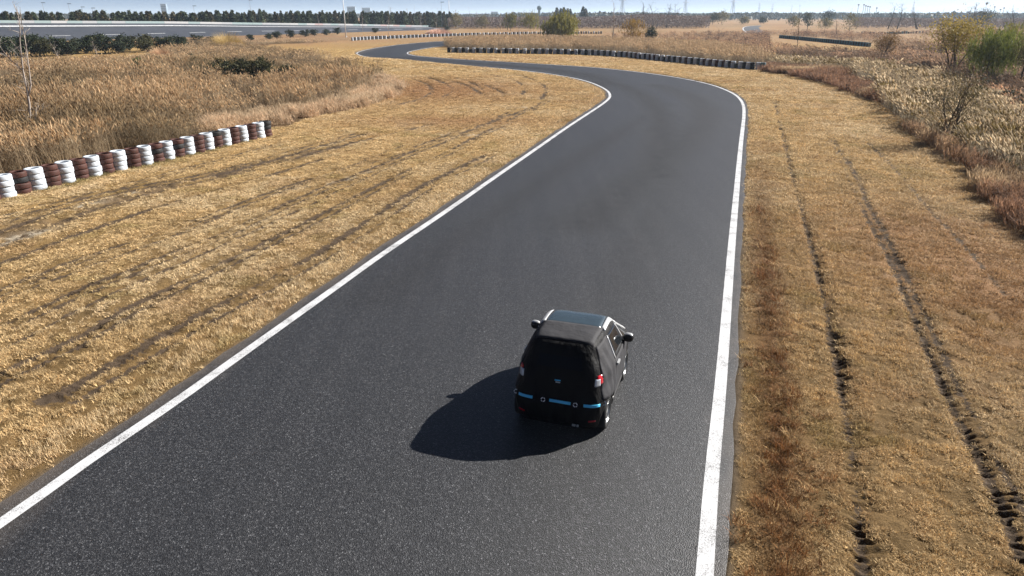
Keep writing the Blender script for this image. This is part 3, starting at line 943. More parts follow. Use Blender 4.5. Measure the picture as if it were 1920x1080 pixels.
Z_BARE = pixl([(1440, 66), (1530, 72), (1645, 84), (1652, 104), (1560, 101), (1500, 97), (1440, 86)])
def scatter_reeds():
    src = [tuft_obj('reed_tuft', reed_tuft(s), M_REED) for s in range(7)]
    srcp = [tuft_obj('plume_tuft', reed_tuft(50 + s, 15, 0.34, 1.55, 0.34, 3, 0.4, 0.011, 0.035, 0.22), M_REED) for s in range(5)]
    srcl = [tuft_obj('cogon_tuft', reed_tuft(80 + s, 22, 0.30, 0.62, 0.0, 3, 0.35, 0.012, 0.03, 0.45), M_REED) for s in range(5)]
    def emit(name, label, X, Y, hs, c, S, rng, wide):
        n = len(X)
        z = ground_z(X, Y)
        scatter(name, label, np.c_[X, Y, z], np.c_[rng.normal(0, .06, n), rng.normal(0, .06, n), rng.normal(0, 0.7, n)], np.c_[wide, wide, hs], c, S)
    # left reed bed
    P, rng = sample(20, 175, 5.0, 34, 1.15, 55, 11)
    X, Y = P[:, 0], P[:, 1]
    k = inside(Z_LEFT, X, Y) | inside(Z_LEFTFAR, X, Y)
    X, Y = X[k], Y[k]
    den = fbm(X * 0.22, Y * 0.22, 61, 3)
    hol = np.zeros(len(X))
    for (px, py, rx, ry) in ((470, 141, 10, 4.5), (395, 150, 7, 3.5), (560, 150, 7, 3.5)):
        cx, cy = pix(px, py)
        hol = np.maximum(hol, np.exp(-((X - cx) / rx) ** 2 - ((Y - cy) / ry) ** 2))
    k = (rng.random(len(X)) < 0.25 + 1.1 * sstep(0.32, 0.55, den)) & (rng.random(len(X)) > 0.75 * hol)
    X, Y, den = X[k], Y[k], den[k]
    n = len(X); r = np.hypot(X, Y)
    wide = np.maximum(1, r / 40) ** 0.6
    dark = sstep(0.52, 0.68, fbm(X * 0.10 + 5, Y * 0.14, 63, 3))
    hollow = np.zeros(n)
    for (px, py, rx, ry) in ((470, 138, 9, 4.0), (395, 148, 6, 3.0), (560, 145, 6, 3.0)):
        cx, cy = pix(px, py)
        hollow = np.maximum(hollow, np.exp(-((X - cx) / rx) ** 2 - ((Y - cy) / ry) ** 2))
    dark = np.maximum(dark * 0.8, hollow)
    tan = np.array([0.33, 0.245, 0.155]); straw = np.array([0.47, 0.375, 0.25]); brown = np.array([0.17, 0.13, 0.075]); green = np.array([0.075, 0.075, 0.025]); pink = np.array([0.66, 0.485, 0.32])
    t = rng.random((n, 1))
    c = tan + (straw - tan) * t * (0.4 + 0.6 * sstep(0.4, 0.7, fbm(X * 0.3, Y * 0.3, 65, 2)))[:, None]
    c += (brown - c) * (0.75 * dark)[:, None]
    c += (green - c) * (0.8 * hollow * (rng.random(n) < 0.6))[:, None]
    # silky pinkish grass on the rim that faces the verge
    dZ, _ = dist_line(np.vstack([pixl([(470, 238), (500, 240), (540, 238), (575, 222), (640, 210), (700, 195), (745, 179), (760, 168), (742, 152)])]), X, Y)
    rim = (dZ < 2.2 + 1.6 * vnoise(X * .5, Y * .5, 3))
    hs = (1 - 0.35 * sstep(70, 115, r)) * rng.uniform(0.6, 1.0, n) * (0.15 + 1.65 * fbm(X * 0.13, Y * 0.13, 69, 2)) * (0.8 + 0.4 * den) * (1 - 0.45 * hollow)
    near_rim = sstep(0.0, 3.0, dZ)
    m = ~rim
    emit('reed_bed', 'dense tan reeds filling the land left of the track', X[m], Y[m], hs[m], c[m], src, rng, wide[m])
    m = rim & (rng.random(n) < 0.9)
    cp = pink * (0.75 + 0.5 * t[m])
    cp += (np.array([0.68, 0.53, 0.36]) - cp) * (0.8 * sstep(0.4, 0.6, vnoise(X[m] * .25, Y[m] * .25, 8)))[:, None]
    Xp = np.repeat(X[m], 2) + rng.normal(0, .3, 2 * m.sum()); Yp = np.repeat(Y[m], 2) + rng.normal(0, .3, 2 * m.sum())
    emit('silky_grass', 'pinkish silky grass along the rim of the left reed bed', Xp, Yp, rng.uniform(0.8, 1.4, len(Xp)), np.repeat(cp, 2, 0), srcl, rng, np.repeat(wide[m], 2) * 1.2)
    # middle band behind the long tyre wall
    P, rng = sample(60, 230, 2.6, 80, 1.0, 42, 12)
    X, Y = P[:, 0], P[:, 1]
    k = inside(Z_MID, X, Y)
    X, Y = X[k], Y[k]; n = len(X)
    t = rng.random((n, 1))
    c = np.array([0.27, 0.205, 0.135]) + np.array([0.19, 0.16, 0.115]) * t
    emit('reed_band', 'straw coloured reed band behind the long tyre wall', X, Y, rng.uniform(0.7, 1.05, n), c, src + srcp[:2], rng, np.full(n, 1.5))
    # right-hand growth: low wine-red grass, pale plumes, dark undergrowth
    P, rng = sample(14, 170, 7.0, 30, 1.2, 58, 13)
    X, Y = P[:, 0], P[:, 1]
    k = inside(Z_RIGHT, X, Y) & ~inside(Z_BARE, X, Y)
    X, Y = X[k], Y[k]
    dB, sB = dist_line(BAND, X, Y)
    # which side of the band: lawn side lies to the left / near
    right = X > np.interp(Y, BAND[::-1, 1], BAND[::-1, 0])
    bw = 2.2 + 2.2 * vnoise(X * 0.15, Y * 0.15, 19)
    band = dB < bw
    r = np.hypot(X, Y)
    m = band & (rng.random(len(X)) < 0.65); n = m.sum()
    t = rng.random((n, 1))
    c = np.array([0.25, 0.205, 0.14]) + np.array([0.24, 0.215, 0.165]) * t
    c[rng.random(n) < 0.25] = (0.15, 0.115, 0.05)
    emit('plume_reeds', 'pale plumed reeds in a tall band right of the track', X[m], Y[m], rng.uniform(0.5, 0.8, n), c, srcp, rng, np.maximum(1, r[m] / 40) ** 0.6)
    m = ~band & ~right; n = m.sum()
    X2, Y2 = np.repeat(X[m], 2) + rng.normal(0, .2, 2 * n), np.repeat(Y[m], 2) + rng.normal(0, .2, 2 * n)
    n = len(X2)
    wine = np.array([0.29, 0.165, 0.10]); dust = np.array([0.56, 0.41, 0.25])
    q = sstep(0.4, 0.65, fbm(X2 * 0.2, Y2 * 0.2, 83, 2))[:, None]
    c = (wine + (dust - wine) * q) * (0.6 + 0.8 * rng.random((n, 1)))
    emit('wine_red_grass', 'low wine red grass at the edge of the right ditch', X2, Y2, rng.uniform(0.8, 1.5, n), c, srcl, rng, np.maximum(1, np.hypot(X2, Y2) / 35) ** 0.7 * 1.15)
    m = ~band & right; n = m.sum()
    q = fbm(X[m] * 0.12, Y[m] * 0.12, 87, 3)[:, None]
    c = np.array([0.16, 0.11, 0.075]) + (np.array([0.36, 0.26, 0.18]) - np.array([0.16, 0.11, 0.075])) * sstep(0.4, 0.62, q)
    c *= 0.6 + 0.8 * rng.random((n, 1))
    keep = rng.random(n) < 0.9
    idx = np.nonzero(m)[0][keep]
    emit('brown_undergrowth', 'brown weedy undergrowth beyond the pale plumes', X[idx], Y[idx], rng.uniform(0.45, 0.85, len(idx)), c[keep], src + srcl, rng, np.maximum(1, r[idx] / 40) ** 0.6 * 1.1)
    # far rough fields
    P, rng = sample(110, 420, 0.35, 130, 0.9, 40, 14)
    X, Y = P[:, 0], P[:, 1]
    k = inside(Z_FARR, X, Y) & ~inside(Z_BARE, X, Y)
    X, Y = X[k], Y[k]
    q = fbm(X * 0.05, Y * 0.03, 93, 3)
    k = rng.random(len(X)) < sstep(0.35, 0.6, q) * 0.9 + 0.06
    X, Y, q = X[k], Y[k], q[k]; n = len(X)
    c = np.array([0.25, 0.165, 0.11]) + np.array([0.16, 0.13, 0.09]) * rng.random((n, 1))
    c[rng.random(n) < 0.25] = (0.13, 0.085, 0.065)
    emit('far_rough_grass', 'scattered brown weeds over the far fields on the right', X, Y, rng.uniform(0.4, 0.9, n), c, src, rng, np.full(n, 2.4))
scatter_reeds()
# ------------------------------------------------------------------ tyre walls
def worn_paint(name, c, under, wear=0.45, rough=0.65):
    t = NT(name)
    oi = t.n('ShaderNodeObjectInfo')
    v = t.n('ShaderNodeVectorMath', operation='ADD'); t.l(t.obj(), v.inputs[0])
    sc_ = t.n('ShaderNodeVectorMath', operation='SCALE'); t.l(oi.outputs['Location'], sc_.inputs[0]); sc_.inputs['Scale'].default_value = 1.7
    t.l(sc_.outputs[0], v.inputs[1])
    n = t.noise(v.outputs[0], 7, 6, 0.7); n2 = t.noise(v.outputs[0], 1.7, 3, 0.6)
    k = t.ramp(n, [(wear - 0.10, (1, 1, 1)), (wear, (0, 0, 0))])
    hue = t.mix(oi.outputs['Random'], tuple(x * 0.72 for x in c), tuple(min(1, x * 1.15) for x in c))
    cc = t.mix(n2, hue, tuple(x * 0.8 for x in c))
    t.color(t.mix(t.math('MULTIPLY', k, 0.8), cc, under), rough, 0.3)
    return t.m
M_TW = worn_paint('white_tyre_paint', (0.56, 0.61, 0.67), (0.20, 0.18, 0.17), 0.38)
M_TR = worn_paint('brown_tyre_paint', (0.072, 0.028, 0.021), (0.05, 0.032, 0.025), 0.45)
M_TD = worn_paint('dark_tyre_rubber', (0.022, 0.021, 0.022), (0.10, 0.08, 0.07), 0.40)
M_TB = worn_paint('blue_tyre_paint', (0.06, 0.16, 0.20), (0.05, 0.05, 0.05), 0.40)

def tyre_profile(ro=0.295, ri=0.175, h=0.202):
    return [(ri, 0.045), (ri + 0.015, 0.015), (ri + 0.05, 0.0), (ro - 0.02, 0.006), (ro - 0.003, 0.026), (ro, 0.034), (ro, h * 0.5), (ro, h - 0.034),
            (ro - 0.003, h - 0.026), (ro - 0.02, h - 0.006), (ri + 0.05, h), (ri + 0.015, h - 0.015), (ri, h - 0.045), (ri + 0.045, h * 0.6), (ri + 0.045, h * 0.4)]
TYRE = {}
for nm, m in (('white', M_TW), ('brown', M_TR), ('dark', M_TD), ('blue', M_TB)):
    TYRE[nm] = [MB().lathe(tyre_profile(0.295 + d, 0.175, 0.202), 22, closed=True).mesh('tyre', m, True) for d in (0.0, 0.012, -0.012)]
def stack_mesh(nm, m, n, seed, seg=12):
    r = random.Random(seed); mb = MB()
    for k in range(n):
        prof = [(0.175, 0.05), (0.22, 0.0), (0.28, 0.006), (0.297, 0.03), (0.297, 0.172), (0.28, 0.196), (0.22, 0.202), (0.175, 0.152)]
        mb.lathe(prof, seg, c=(r.uniform(-.02, .02), r.uniform(-.02, .02), k * 0.202), closed=True)
    return mb.mesh(nm, m, True)
FARSTACK = {c: [stack_mesh('tyre_stack', m, n, 30 + n + k) for k, n in enumerate((4, 4, 4) if c != 'dark' else (4, 3, 4))] for c, m in (('white', M_TW), ('brown', M_TR), ('dark', M_TD), ('blue', M_TB))}

def near_wall():
    px = [(5, 373), (60, 363), (205 / 3.69, 360), (420 / 3.69, 346), (605 / 3.69, 334), (770 / 3.69, 323), (935 / 3.69, 314.5), (1085 / 3.69, 305), (1225 / 3.69, 296), (1375 / 3.69, 286.5), (1520 / 3.69, 277), (1640 / 3.69, 269), (1770 / 3.69, 261.5), (1835 / 3.69, 257)]
    px = [px[0]] + px[2:]
    line = smooth_line(pixl(px), 0.05, it=2)
    d = np.r_[0, np.cumsum(np.hypot(*np.diff(line, axis=0).T))]
    N = 24
    s = np.linspace(0, d[-1], N)
    X, Y = np.interp(s, d, line[:, 0]), np.interp(s, d, line[:, 1])
    # the wall carries on out of the frame to the left
    dx, dy = X[0] - X[1], Y[0] - Y[1]
    r = random.Random(8)
    wi = bi = 0
    for k in range(-2, N):
        x, y = (X[k], Y[k]) if k >= 0 else (X[0] - dx * k * -1 * -1, Y[0] + dy * -k)
        if k < 0:
            x = X[0] + dx * (-k)
        y += 0.25
        white = k % 2 == 0
        c = 'white' if white else 'brown'
        if k < 0:
            lab = ('white' if white else 'brown') + ' painted stack of tyres just past the left frame edge'
        elif white:
            wi += 1; lab = f'{nth(wi)} white tyre stack from the near end of the left wall'
        else:
            bi += 1; lab = f'{nth(bi)} rusty brown tyre stack from the near end of the left wall'
        if k == N - 1: lab = 'dark brown stack of tyres at the far end of the left tyre wall'
        t = thing('tyre_stack', lab, 'tyre stack', (x, y, float(ground_z(x, y)) - 0.01), r.uniform(0, 6.28), 1.0, 'painted tyre stacks of the left wall')
        for j in range(4):
            cc = 'dark' if (k == N - 1 and j > 1) or (not white and r.random() < 0.06) else c
            o = link('tyre', r.choice(TYRE[cc]), t)
            o.location = (r.uniform(-.013, .013), r.uniform(-.013, .013), 0.203 * j)
            o.rotation_euler = (r.uniform(-.03, .03), r.uniform(-.03, .03), r.uniform(0, 6.28))
near_wall()

def far_wall(pts, spacing, colours, desc, group, seed, skip=None):
    line = smooth_line(pixl(pts), 0.1, it=2)
    P = resample(line, spacing)
    r = random.Random(seed)
    cnt = {}
    for k, (x, y) in enumerate(P):
        if skip and skip(x, y): continue
        c = colours(k, len(P), r)
        word = {'white': 'white', 'brown': 'dark red', 'dark': 'black', 'blue': 'blue grey'}[c]
        cnt[c] = cnt.get(c, 0) + 1
        lab = f'{nth(cnt[c])} {word} tyre stack {desc}'
        o = link('tyre_stack', r.choice(FARSTACK[c]))
        o.location = (x + r.uniform(-.04, .04), y + r.uniform(-.04, .04), float(ground_z(x, y)))
        o.rotation_euler = (0, 0, r.uniform(0, 6.28))
        tag(o, lab, 'tyre stack', group)
far_wall([(842, 99), (900, 99.6), (960, 100.4), (1080, 102), (1160, 106.3), (1185, 108.5), (1250, 115.5), (1300, 120.5), (1350, 125.5), (1400, 131), (1430, 132.5)], 0.62,
         lambda k, n, r: 'blue' if k == n - 1 else ('white' if k % 2 == (n - 2) % 2 else ('brown' if (k > n * 0.5 and r.random() < .5) else 'dark')), 'from the left in the long middle wall', 'stacks of the long middle tyre wall', 21)
far_wall([(661, 76.5), (700, 74), (760, 71.5), (820, 69), (880, 67), (960, 65), (1010, 64), (1060, 63.6), (1127, 63.6)], 0.82,
         lambda k, n, r: 'white' if k % 2 == 0 else 'dark', 'from the left in the far wall behind the hairpin', 'stacks of the far tyre wall behind the hairpin', 22)
far_wall([(1462, 71.5), (1490, 74), (1530, 78), (1570, 82), (1600, 85), (1630, 88)], 0.66,
         lambda k, n, r: 'blue' if k % 2 == 0 else 'dark', 'from the left in the dark wall on the right', 'stacks of the dark tyre wall on the right', 23)
far_wall([(1616, 64), (1650, 65.5), (1700, 63), (1742, 62.5)], 1.5,
         lambda k, n, r: r.choice(['dark', 'dark', 'brown', 'blue']), 'from the left in the back pile on the right', 'stacks of the back tyre pile', 24)

# ------------------------------------------------------------------ the car: short two-door under black camouflage cloth
def build_car():
    def nx(z):
        return float(np.interp(z, [0.6, 0.8, 1.3], [7.0, 6.0, 5.5]))
    def tp(y, z):                                        # flanks draw in towards the tail above the bumper
        return 1 - 0.075 * float(sstep(0.0, 1.0, (0.75 - y) / 1.2)) * float(sstep(0.62, 0.82, z))
    def zq(z):                                           # low roof
        return z if z < 0.95 else 0.95 + (z - 0.95) * 0.74
    # level z: rear y, front y, half width   (origin below the rear axle, +y forward)
    T = np.array([(0.12, -0.36, 1.90, 0.66), (0.22, -0.42, 2.00, 0.71), (0.38, -0.455, 2.04, 0.728), (0.50, -0.47, 2.05, 0.738), (0.545, -0.465, 2.05, 0.74), (0.62, -0.435, 2.045, 0.742), (0.74, -0.415, 2.03, 0.744), (0.86, -0.39, 1.95, 0.742), (0.95, -0.365, 1.80, 0.734),
                  (1.05, -0.335, 1.67, 0.700), (1.18, -0.295, 1.52, 0.655), (1.32, -0.24, 1.36, 0.608), (1.43, -0.185, 1.24, 0.570), (1.50, -0.14, 1.16, 0.545), (1.55, -0.10, 1.09, 0.520), (1.58, -0.05, 1.02, 0.490), (1.60, 0.06, 0.93, 0.44), (1.612, 0.26, 0.78, 0.30)])
    T[:, 0] = [zq(q) for q in T[:, 0]]
    ZTOP = T[-1, 0]
    def lv(z):
        return [np.interp(z, T[:, 0], T[:, k]) for k in (1, 2, 3)]
    def side_x(y, z):
        a, b, w = lv(z)
        yc, hy = (a + b) / 2, (b - a) / 2
        q = min(abs((y - yc) / hy), 0.9999)
        return w * (1 - q ** nx(z)) ** (1 / nx(z)) * tp(y, z)
    def rear_y(x, z):
        a, b, w = lv(z)
        yc, hy = (a + b) / 2, (b - a) / 2
        q = min(abs(x / (w * tp(a, z))), 0.985)
        return yc - hy * (1 - q ** nx(z)) ** (1 / nx(z))
    def top_z(x, y):
        lo, hi = 0.3, ZTOP
        for _ in range(30):
            m = (lo + hi) / 2
            a, b, w = lv(m)
            yc, hy = (a + b) / 2, (b - a) / 2
            if abs(x / (w * tp(y, m))) ** nx(m) + abs((y - yc) / hy) ** nx(m) < 1: lo = m
            else: hi = m
        return lo
    cx, cy = 1.46, 9.13                                  # contact of the right rear wheel on the asphalt
    yaw = -R(18.3)
    right = Vector((math.cos(yaw), math.sin(yaw)))
    loc = (cx - right.x * 0.69, cy - right.y * 0.69, 0.006)
    car = thing('camouflaged_car', 'small two-door car wrapped in black camouflage cloth driving away on the track', 'car', loc, yaw)

    # materials
    t = NT('camouflage_cloth')  # base colour darkened to suit the shaded rear
    p = t.obj()
    nz = t.n('ShaderNodeVectorMath', operation='MULTIPLY'); t.l(p, nz.inputs[0]); nz.inputs[1].default_value = (4, 4, 1.3)
    folds = t.noise(nz.outputs[0], 1.6, 3, 0.5); weave = t.noise(p, 160, 2, 0.6)
    t.color(t.mix(folds, (0.0045, 0.0045, 0.005), (0.008, 0.008, 0.009)), 0.6, 0.15)
    t.b.inputs['Sheen Weight'].default_value = 0.0
    t.b.inputs['Sheen Roughness'].default_value = 0.4
    t.bump(t.math('ADD', folds, t.math('MULTIPLY', weave, 0.03)), 0.7, 0.09)
    M_CLOTH = t.m
    M_GLASS = plain('car_glass', (0.012, 0.014, 0.016), 0.06, 0.6)
    M_ROOF = plain('teal_roof', (0.035, 0.052, 0.066), 0.24, 0.5)
    M_SILV = plain('silver_paint', (0.48, 0.49, 0.50), 0.32, 0.5, 0.3)
    M_BLK = plain('black_plastic', (0.012, 0.012, 0.013), 0.4, 0.4)
    M_RED = plain('red_lens', (0.42, 0.012, 0.02), 0.12, 0.6)
    M_CLR = plain('clear_lens', (0.42, 0.45, 0.50), 0.12, 0.6, 0.2)
    M_TAPE = plain('blue_tape', (0.08, 0.52, 0.85), 0.38, 0.5, 0.0)
    M_WHT = plain('white_sticker', (0.62, 0.65, 0.68), 0.5, 0.4)
    M_RUB = plain('tyre_rubber', (0.018, 0.018, 0.018), 0.75, 0.25)
    M_RIM = plain('alloy_rim', (0.30, 0.31, 0.32), 0.3, 0.5, 0.8)

    # body shell lofted level by level, wheel arches cut out
    NV = 96
    zs = [zq(q) for q in np.concatenate([np.linspace(0.12, 1.55, 46), [1.58, 1.60, 1.612]])]
    vv, ff = [], []
    for z in zs:
        a, b, w = lv(z)
        yc, hy = (a + b) / 2, (b - a) / 2
        for k in range(NV):
            g = 2 * math.pi * k / NV
            c, s = math.cos(g), math.sin(g)
            e = 2 / nx(z); y = yc + hy * math.copysign(abs(s) ** e, s); x = w * math.copysign(abs(c) ** e, c) * tp(y, z)
            # sagging cloth: shallow folds on rear and flanks
            f = 0.004 * math.sin(9 * z + 14 * y + 5 * x) + 0.003 * math.sin(23 * z - 11 * y) if z > 0.3 else 0
            vv.append((x * (1 + f), y, z))
    m = len(zs)
    for i in range(m - 1):
        for k in range(NV):
            k2 = (k + 1) % NV
            ff.append((i * NV + k, i * NV + k2, (i + 1) * NV + k2, (i + 1) * NV + k))
    ff.append(tuple(range(NV - 1, -1, -1))); ff.append(tuple((m - 1) * NV + k for k in range(NV)))
    body = MB().add(vv, ff).build('body', M_CLOTH, car, True)
    cut = MB()
    for sx in (-1, 1):
        for wy in (0.0, 1.6):
            prof = [(0.0, -0.17), (0.305, -0.17), (0.305, 0.17), (0.0, 0.17)]
            n = 28
            vs_, fs = [], []
            for q in (-0.17, 0.17):
                for k in range(n):
                    g = 2 * math.pi * k / n
                    vs_.append((sx * 0.70 + q, wy + 0.315 * math.cos(g), 0.275 + 0.315 * math.sin(g)))
            fs = [tuple(range(n - 1, -1, -1)), tuple(n + k for k in range(n))] + [(k, (k + 1) % n, n + (k + 1) % n, n + k) for k in range(n)]
            cut.add(vs_, fs)
    co = bpy.data.objects.new('arch_cutter', cut.mesh('arch_cutter')); col.objects.link(co)
    bm_ = bmesh.new(); bm_.from_mesh(co.data); bmesh.ops.recalc_face_normals(bm_, faces=bm_.faces); bm_.to_mesh(co.data); bm_.free()
    co.parent = car
    md = body.modifiers.new('arches', 'BOOLEAN'); md.operation = 'DIFFERENCE'; md.object = co; md.solver = 'EXACT'
    bpy.context.view_layer.update()
    dg = bpy.context.evaluated_depsgraph_get()
    new = bpy.data.meshes.new_from_object(body.evaluated_get(dg))
    body.modifiers.clear(); body.data = new; new.name = 'body'
    if not new.materials: new.materials.append(M_CLOTH)
    bpy.data.objects.remove(co)
    tag(body, 'black matte camouflage cloth over the body shell')

    def grid(fn, nu, nv, th=0.006, walls=True):
        """thin panel: fn(u, v) -> point on the shell, pushed out along its normal"""
        P = [[Vector(fn(i / nu, j / nv)) for j in range(nv + 1)] for i in range(nu + 1)]
        mid = Vector((0, 0.75, 0.8))
        c = P[nu // 2][nv // 2]
        nn = (P[nu][nv // 2] - P[0][nv // 2]).cross(P[nu // 2][nv] - P[nu // 2][0]).normalized()
        if nn.dot(c - mid) < 0: nn = -nn
        W = nv + 1
        out = [P[i][j] + nn * th for i in range(nu + 1) for j in range(W)]
        inn = [P[i][j] - nn * 0.01 for i in range(nu + 1) for j in range(W)]
        f = [(i * W + j, (i + 1) * W + j, (i + 1) * W + j + 1, i * W + j + 1) for i in range(nu) for j in range(nv)]
        o = (nu + 1) * W
        rim = [i * W for i in range(nu + 1)] + [nu * W + j for j in range(1, W)] + [i * W + nv for i in range(nu - 1, -1, -1)] + [j for j in range(nv - 1, 0, -1)]
        if walls: f += [(rim[k], rim[(k + 1) % len(rim)], o + rim[(k + 1) % len(rim)], o + rim[k]) for k in range(len(rim))]
        return MB().add(out + inn if walls else out, f)
    def bil(c, u, v):
        return tuple((c[0][k] * (1 - u) + c[1][k] * u) * (1 - v) + (c[3][k] * (1 - u) + c[2][k] * u) * v for k in (0, 1))
    def fix(o):
        bm_ = bmesh.new(); bm_.from_mesh(o.data); bmesh.ops.recalc_face_normals(bm_, faces=bm_.faces); bm_.to_mesh(o.data); bm_.free()
        return o
    def side_panel(name, mat, s, c, th=0.006, parent=car, n=(8, 8)):
        return fix(grid(lambda u, v: (lambda q: (s * side_x(q[0], zq(q[1])), q[0], zq(q[1])))(bil(c, u, v)), *n, th).build(name, mat, parent, True))
    def rear_panel(name, mat, c, th=0.006, parent=car, n=(6, 6), walls=True):
        return fix(grid(lambda u, v: (lambda q: (q[0], rear_y(q[0], zq(q[1])), zq(q[1])))(bil(c, u, v)), *n, th, walls).build(name, mat, parent, True))
    def top_panel(name, mat, c, th=0.006, parent=car, n=(14, 10)):
        return fix(grid(lambda u, v: (lambda q: (q[0], q[1], top_z(*q)))(bil(c, u, v)), *n, th).build(name, mat, parent, True))

    # roof: uncovered teal front part, cloth painted sunlit grey behind, silver rails
    roof = top_panel('roof_panel', M_ROOF, [(-0.45, 0.50), (0.45, 0.50), (0.44, 1.10), (-0.44, 1.10)], 0.010)
    tag(roof, 'glossy dark teal roof panel left uncovered')
    top_panel('windscreen', M_GLASS, [(-0.48, 1.19), (0.48, 1.19), (0.59, 1.62), (-0.59, 1.62)], 0.006)
    t2 = NT('sunlit_cloth')  # the same cloth, painted paler where sun strikes roof and flanks
    f2 = t2.noise(t2.obj(), 5, 3, 0.5)
    t2.color(t2.mix(f2, (0.024, 0.024, 0.027), (0.040, 0.040, 0.044)), 0.75, 0.25); t2.bump(f2, 0.5, 0.05)
    rc = top_panel('roof_cloth', t2.m, [(-0.45, -0.05), (0.45, -0.05), (0.48, 0.52), (-0.48, 0.52)], 0.016)
    tag(rc, 'cloth hem taped over the rear roof, colour paled as if sunlit')
    for s in (-1, 1):
        rl = top_panel('roof_rail', M_SILV, [(s * 0.455, 0.52), (s * 0.515, 0.49), (s * 0.525, 1.17), (s * 0.455, 1.15)], 0.018, n=(6, 12))
        pl = top_panel('windscreen_pillar', M_SILV, [(s * 0.50, 1.17), (s * 0.56, 1.17), (s * 0.67, 1.62), (s * 0.60, 1.63)], 0.012, n=(4, 10))
    for s in (-1, 1):
        win = side_panel('side_window', M_GLASS, s, [(0.47, 1.02), (1.13, 0.99), (1.02, 1.43), (0.50, 1.47)], 0.006)
        side_panel('quarter_window', M_GLASS, s, [(1.18, 0.99), (1.50, 0.985), (1.37, 1.18), (1.10, 1.40)], 0.006)
        side_panel('window_trim', M_SILV, s, [(1.135, 0.99), (1.165, 0.99), (1.07, 1.42), (1.04, 1.43)], 0.012, n=(2, 6))
        side_panel('window_trim', M_SILV, s, [(0.43, 1.00), (0.46, 1.0), (0.49, 1.47), (0.465, 1.47)], 0.012, n=(2, 6))
        door = side_panel('door', t2.m, s, [(0.40, 0.33), (1.28, 0.33), (1.36, 0.96), (0.38, 0.98)], 0.010, n=(12, 10))
        hd = MB().box((s * (side_x(0.5, 0.90) + 0.03), 0.50, 0.90), (0.03, 0.15, 0.035)).build('handle', M_SILV, door)
        # cloth flap hanging in folds over the rear quarter
        def quarter(u, v, s=s):
            q = bil([(-0.30, 0.64), (0.40, 0.40), (0.42, 1.50), (-0.02, 1.50)], u, v); q = (q[0], zq(q[1]))
            return (s * (side_x(*q) + 0.010 * math.sin(9 * q[0] * 3 + q[1] * 6) * (0.3 + v * (1 - v) * 2)), q[0], q[1])
        fix(grid(quarter, 16, 18, 0.012).build('cloth_flap', t2.m, car, True))
        side_panel('sill', M_BLK, s, [(0.34, 0.21), (1.26, 0.21), (1.26, 0.30), (0.34, 0.30)], 0.014)
    # mirrors: black housing, pale cap
    for s in (-1, 1):
        mx, my, mz = s * 0.80, 1.17, 1.02
        prof = []
        mb = MB()
        for k in range(9):
            a = -1 + k / 4
            rr = math.sqrt(max(0.0, 1 - abs(a) ** 2.6))
            prof.append((mx + a * 0.09, rr))
        vs_, fs = [], []
        n = 14
        for x, rr in prof:
            for j in range(n):
                g = 2 * math.pi * j / n
                vs_.append((x, my + 0.055 * (0.08 + rr) * math.cos(g), mz + 0.072 * (0.08 + rr) * math.sin(g)))
        for i in range(8):
            for j in range(n):
                j2 = (j + 1) % n
                fs.append((i * n + j, (i + 1) * n + j, (i + 1) * n + j2, i * n + j2))
        fs += [tuple(range(n)), tuple(8 * n + k for k in range(n - 1, -1, -1))]
        mb.add(vs_, fs)
        mb.box((s * 0.70, my + 0.02, mz - 0.055), (0.12, 0.06, 0.03))
        mir = mb.build('mirror', M_BLK, car, True)
        capv = [(x, y + 0.004, z + 0.006) for x, y, z in vs_]
        capf = [f for f in fs if len(f) == 4 and sum(vs_[q][2] for q in f) / 4 > mz + 0.045]
        MB().add(capv, capf).build('mirror_cap', M_SILV, mir, True)
    # rear: lamps, window under the cloth, badge, tape strips and measuring marks
    rear_panel('rear_window', plain('covered_glass', (0.008, 0.010, 0.014), 0.75, 0.1), [(-0.36, 1.12), (0.36, 1.12), (0.32, 1.34), (-0.32, 1.34)], 0.006, walls=False)
    for s in (-1, 1):
        lamp = rear_panel('tail_lamp', M_RED, [(s * 0.575, 0.87), (s * 0.650, 0.87), (s * 0.625, 1.02), (s * 0.57, 1.02)], 0.018)
        tag(lamp, 'red and clear tail lamp showing through the cloth')
        rear_panel('clear_lens', M_CLR, [(s * 0.55, 0.86), (s * 0.612, 0.86), (s * 0.605, 0.96), (s * 0.55, 0.97)], 0.026, lamp)
        rear_panel('reflector', M_RED, [(s * 0.50, 0.30), (s * 0.60, 0.31), (s * 0.60, 0.33), (s * 0.50, 0.32)], 0.012)
    rear_panel('badge', M_TAPE, [(-0.045, 0.895), (0.045, 0.895), (0.045, 0.911), (-0.045, 0.911)], 0.012)
    rear_panel('badge', M_WHT, [(-0.03, 0.868), (0.04, 0.868), (0.04, 0.880), (-0.03, 0.880)], 0.012)
    for a, b in ((-0.60, -0.37), (-0.105, 0.225), (0.42, 0.655)):
        rear_panel('tape_strip', M_TAPE, [(a, 0.562), (b, 0.562), (b, 0.602), (a, 0.602)], 0.012)
    # small round measuring targets beside the strips
    for x in (-0.665, -0.20, 0.30, 0.70):
        y0 = rear_y(min(x, 0.70), 0.58)
        mk = MB()
        ring = []
        N = 16
        for k in range(N):
            g0, g1 = 2 * math.pi * k / N, 2 * math.pi * (k + 1) / N
            if (k * 3 + int(x * 40)) % 8 in (0, 1): continue
            q = []
            for rr, g in ((0.022, g0), (0.036, g0), (0.036, g1), (0.022, g1)):
                q.append((x + rr * math.cos(g), y0 - 0.016 + 0.36 * rr * math.sin(g), 0.582 + rr * math.sin(g) * 0.93))
            mk.add(q, [(0, 1, 2, 3)])
        mk.build('target_mark', M_WHT, car)
    MB().box((0.28, rear_y(0.28, 0.2) - 0.012, 0.20), (0.05, 0.03, 0.03)).build('exhaust_tip', M_SILV, car)
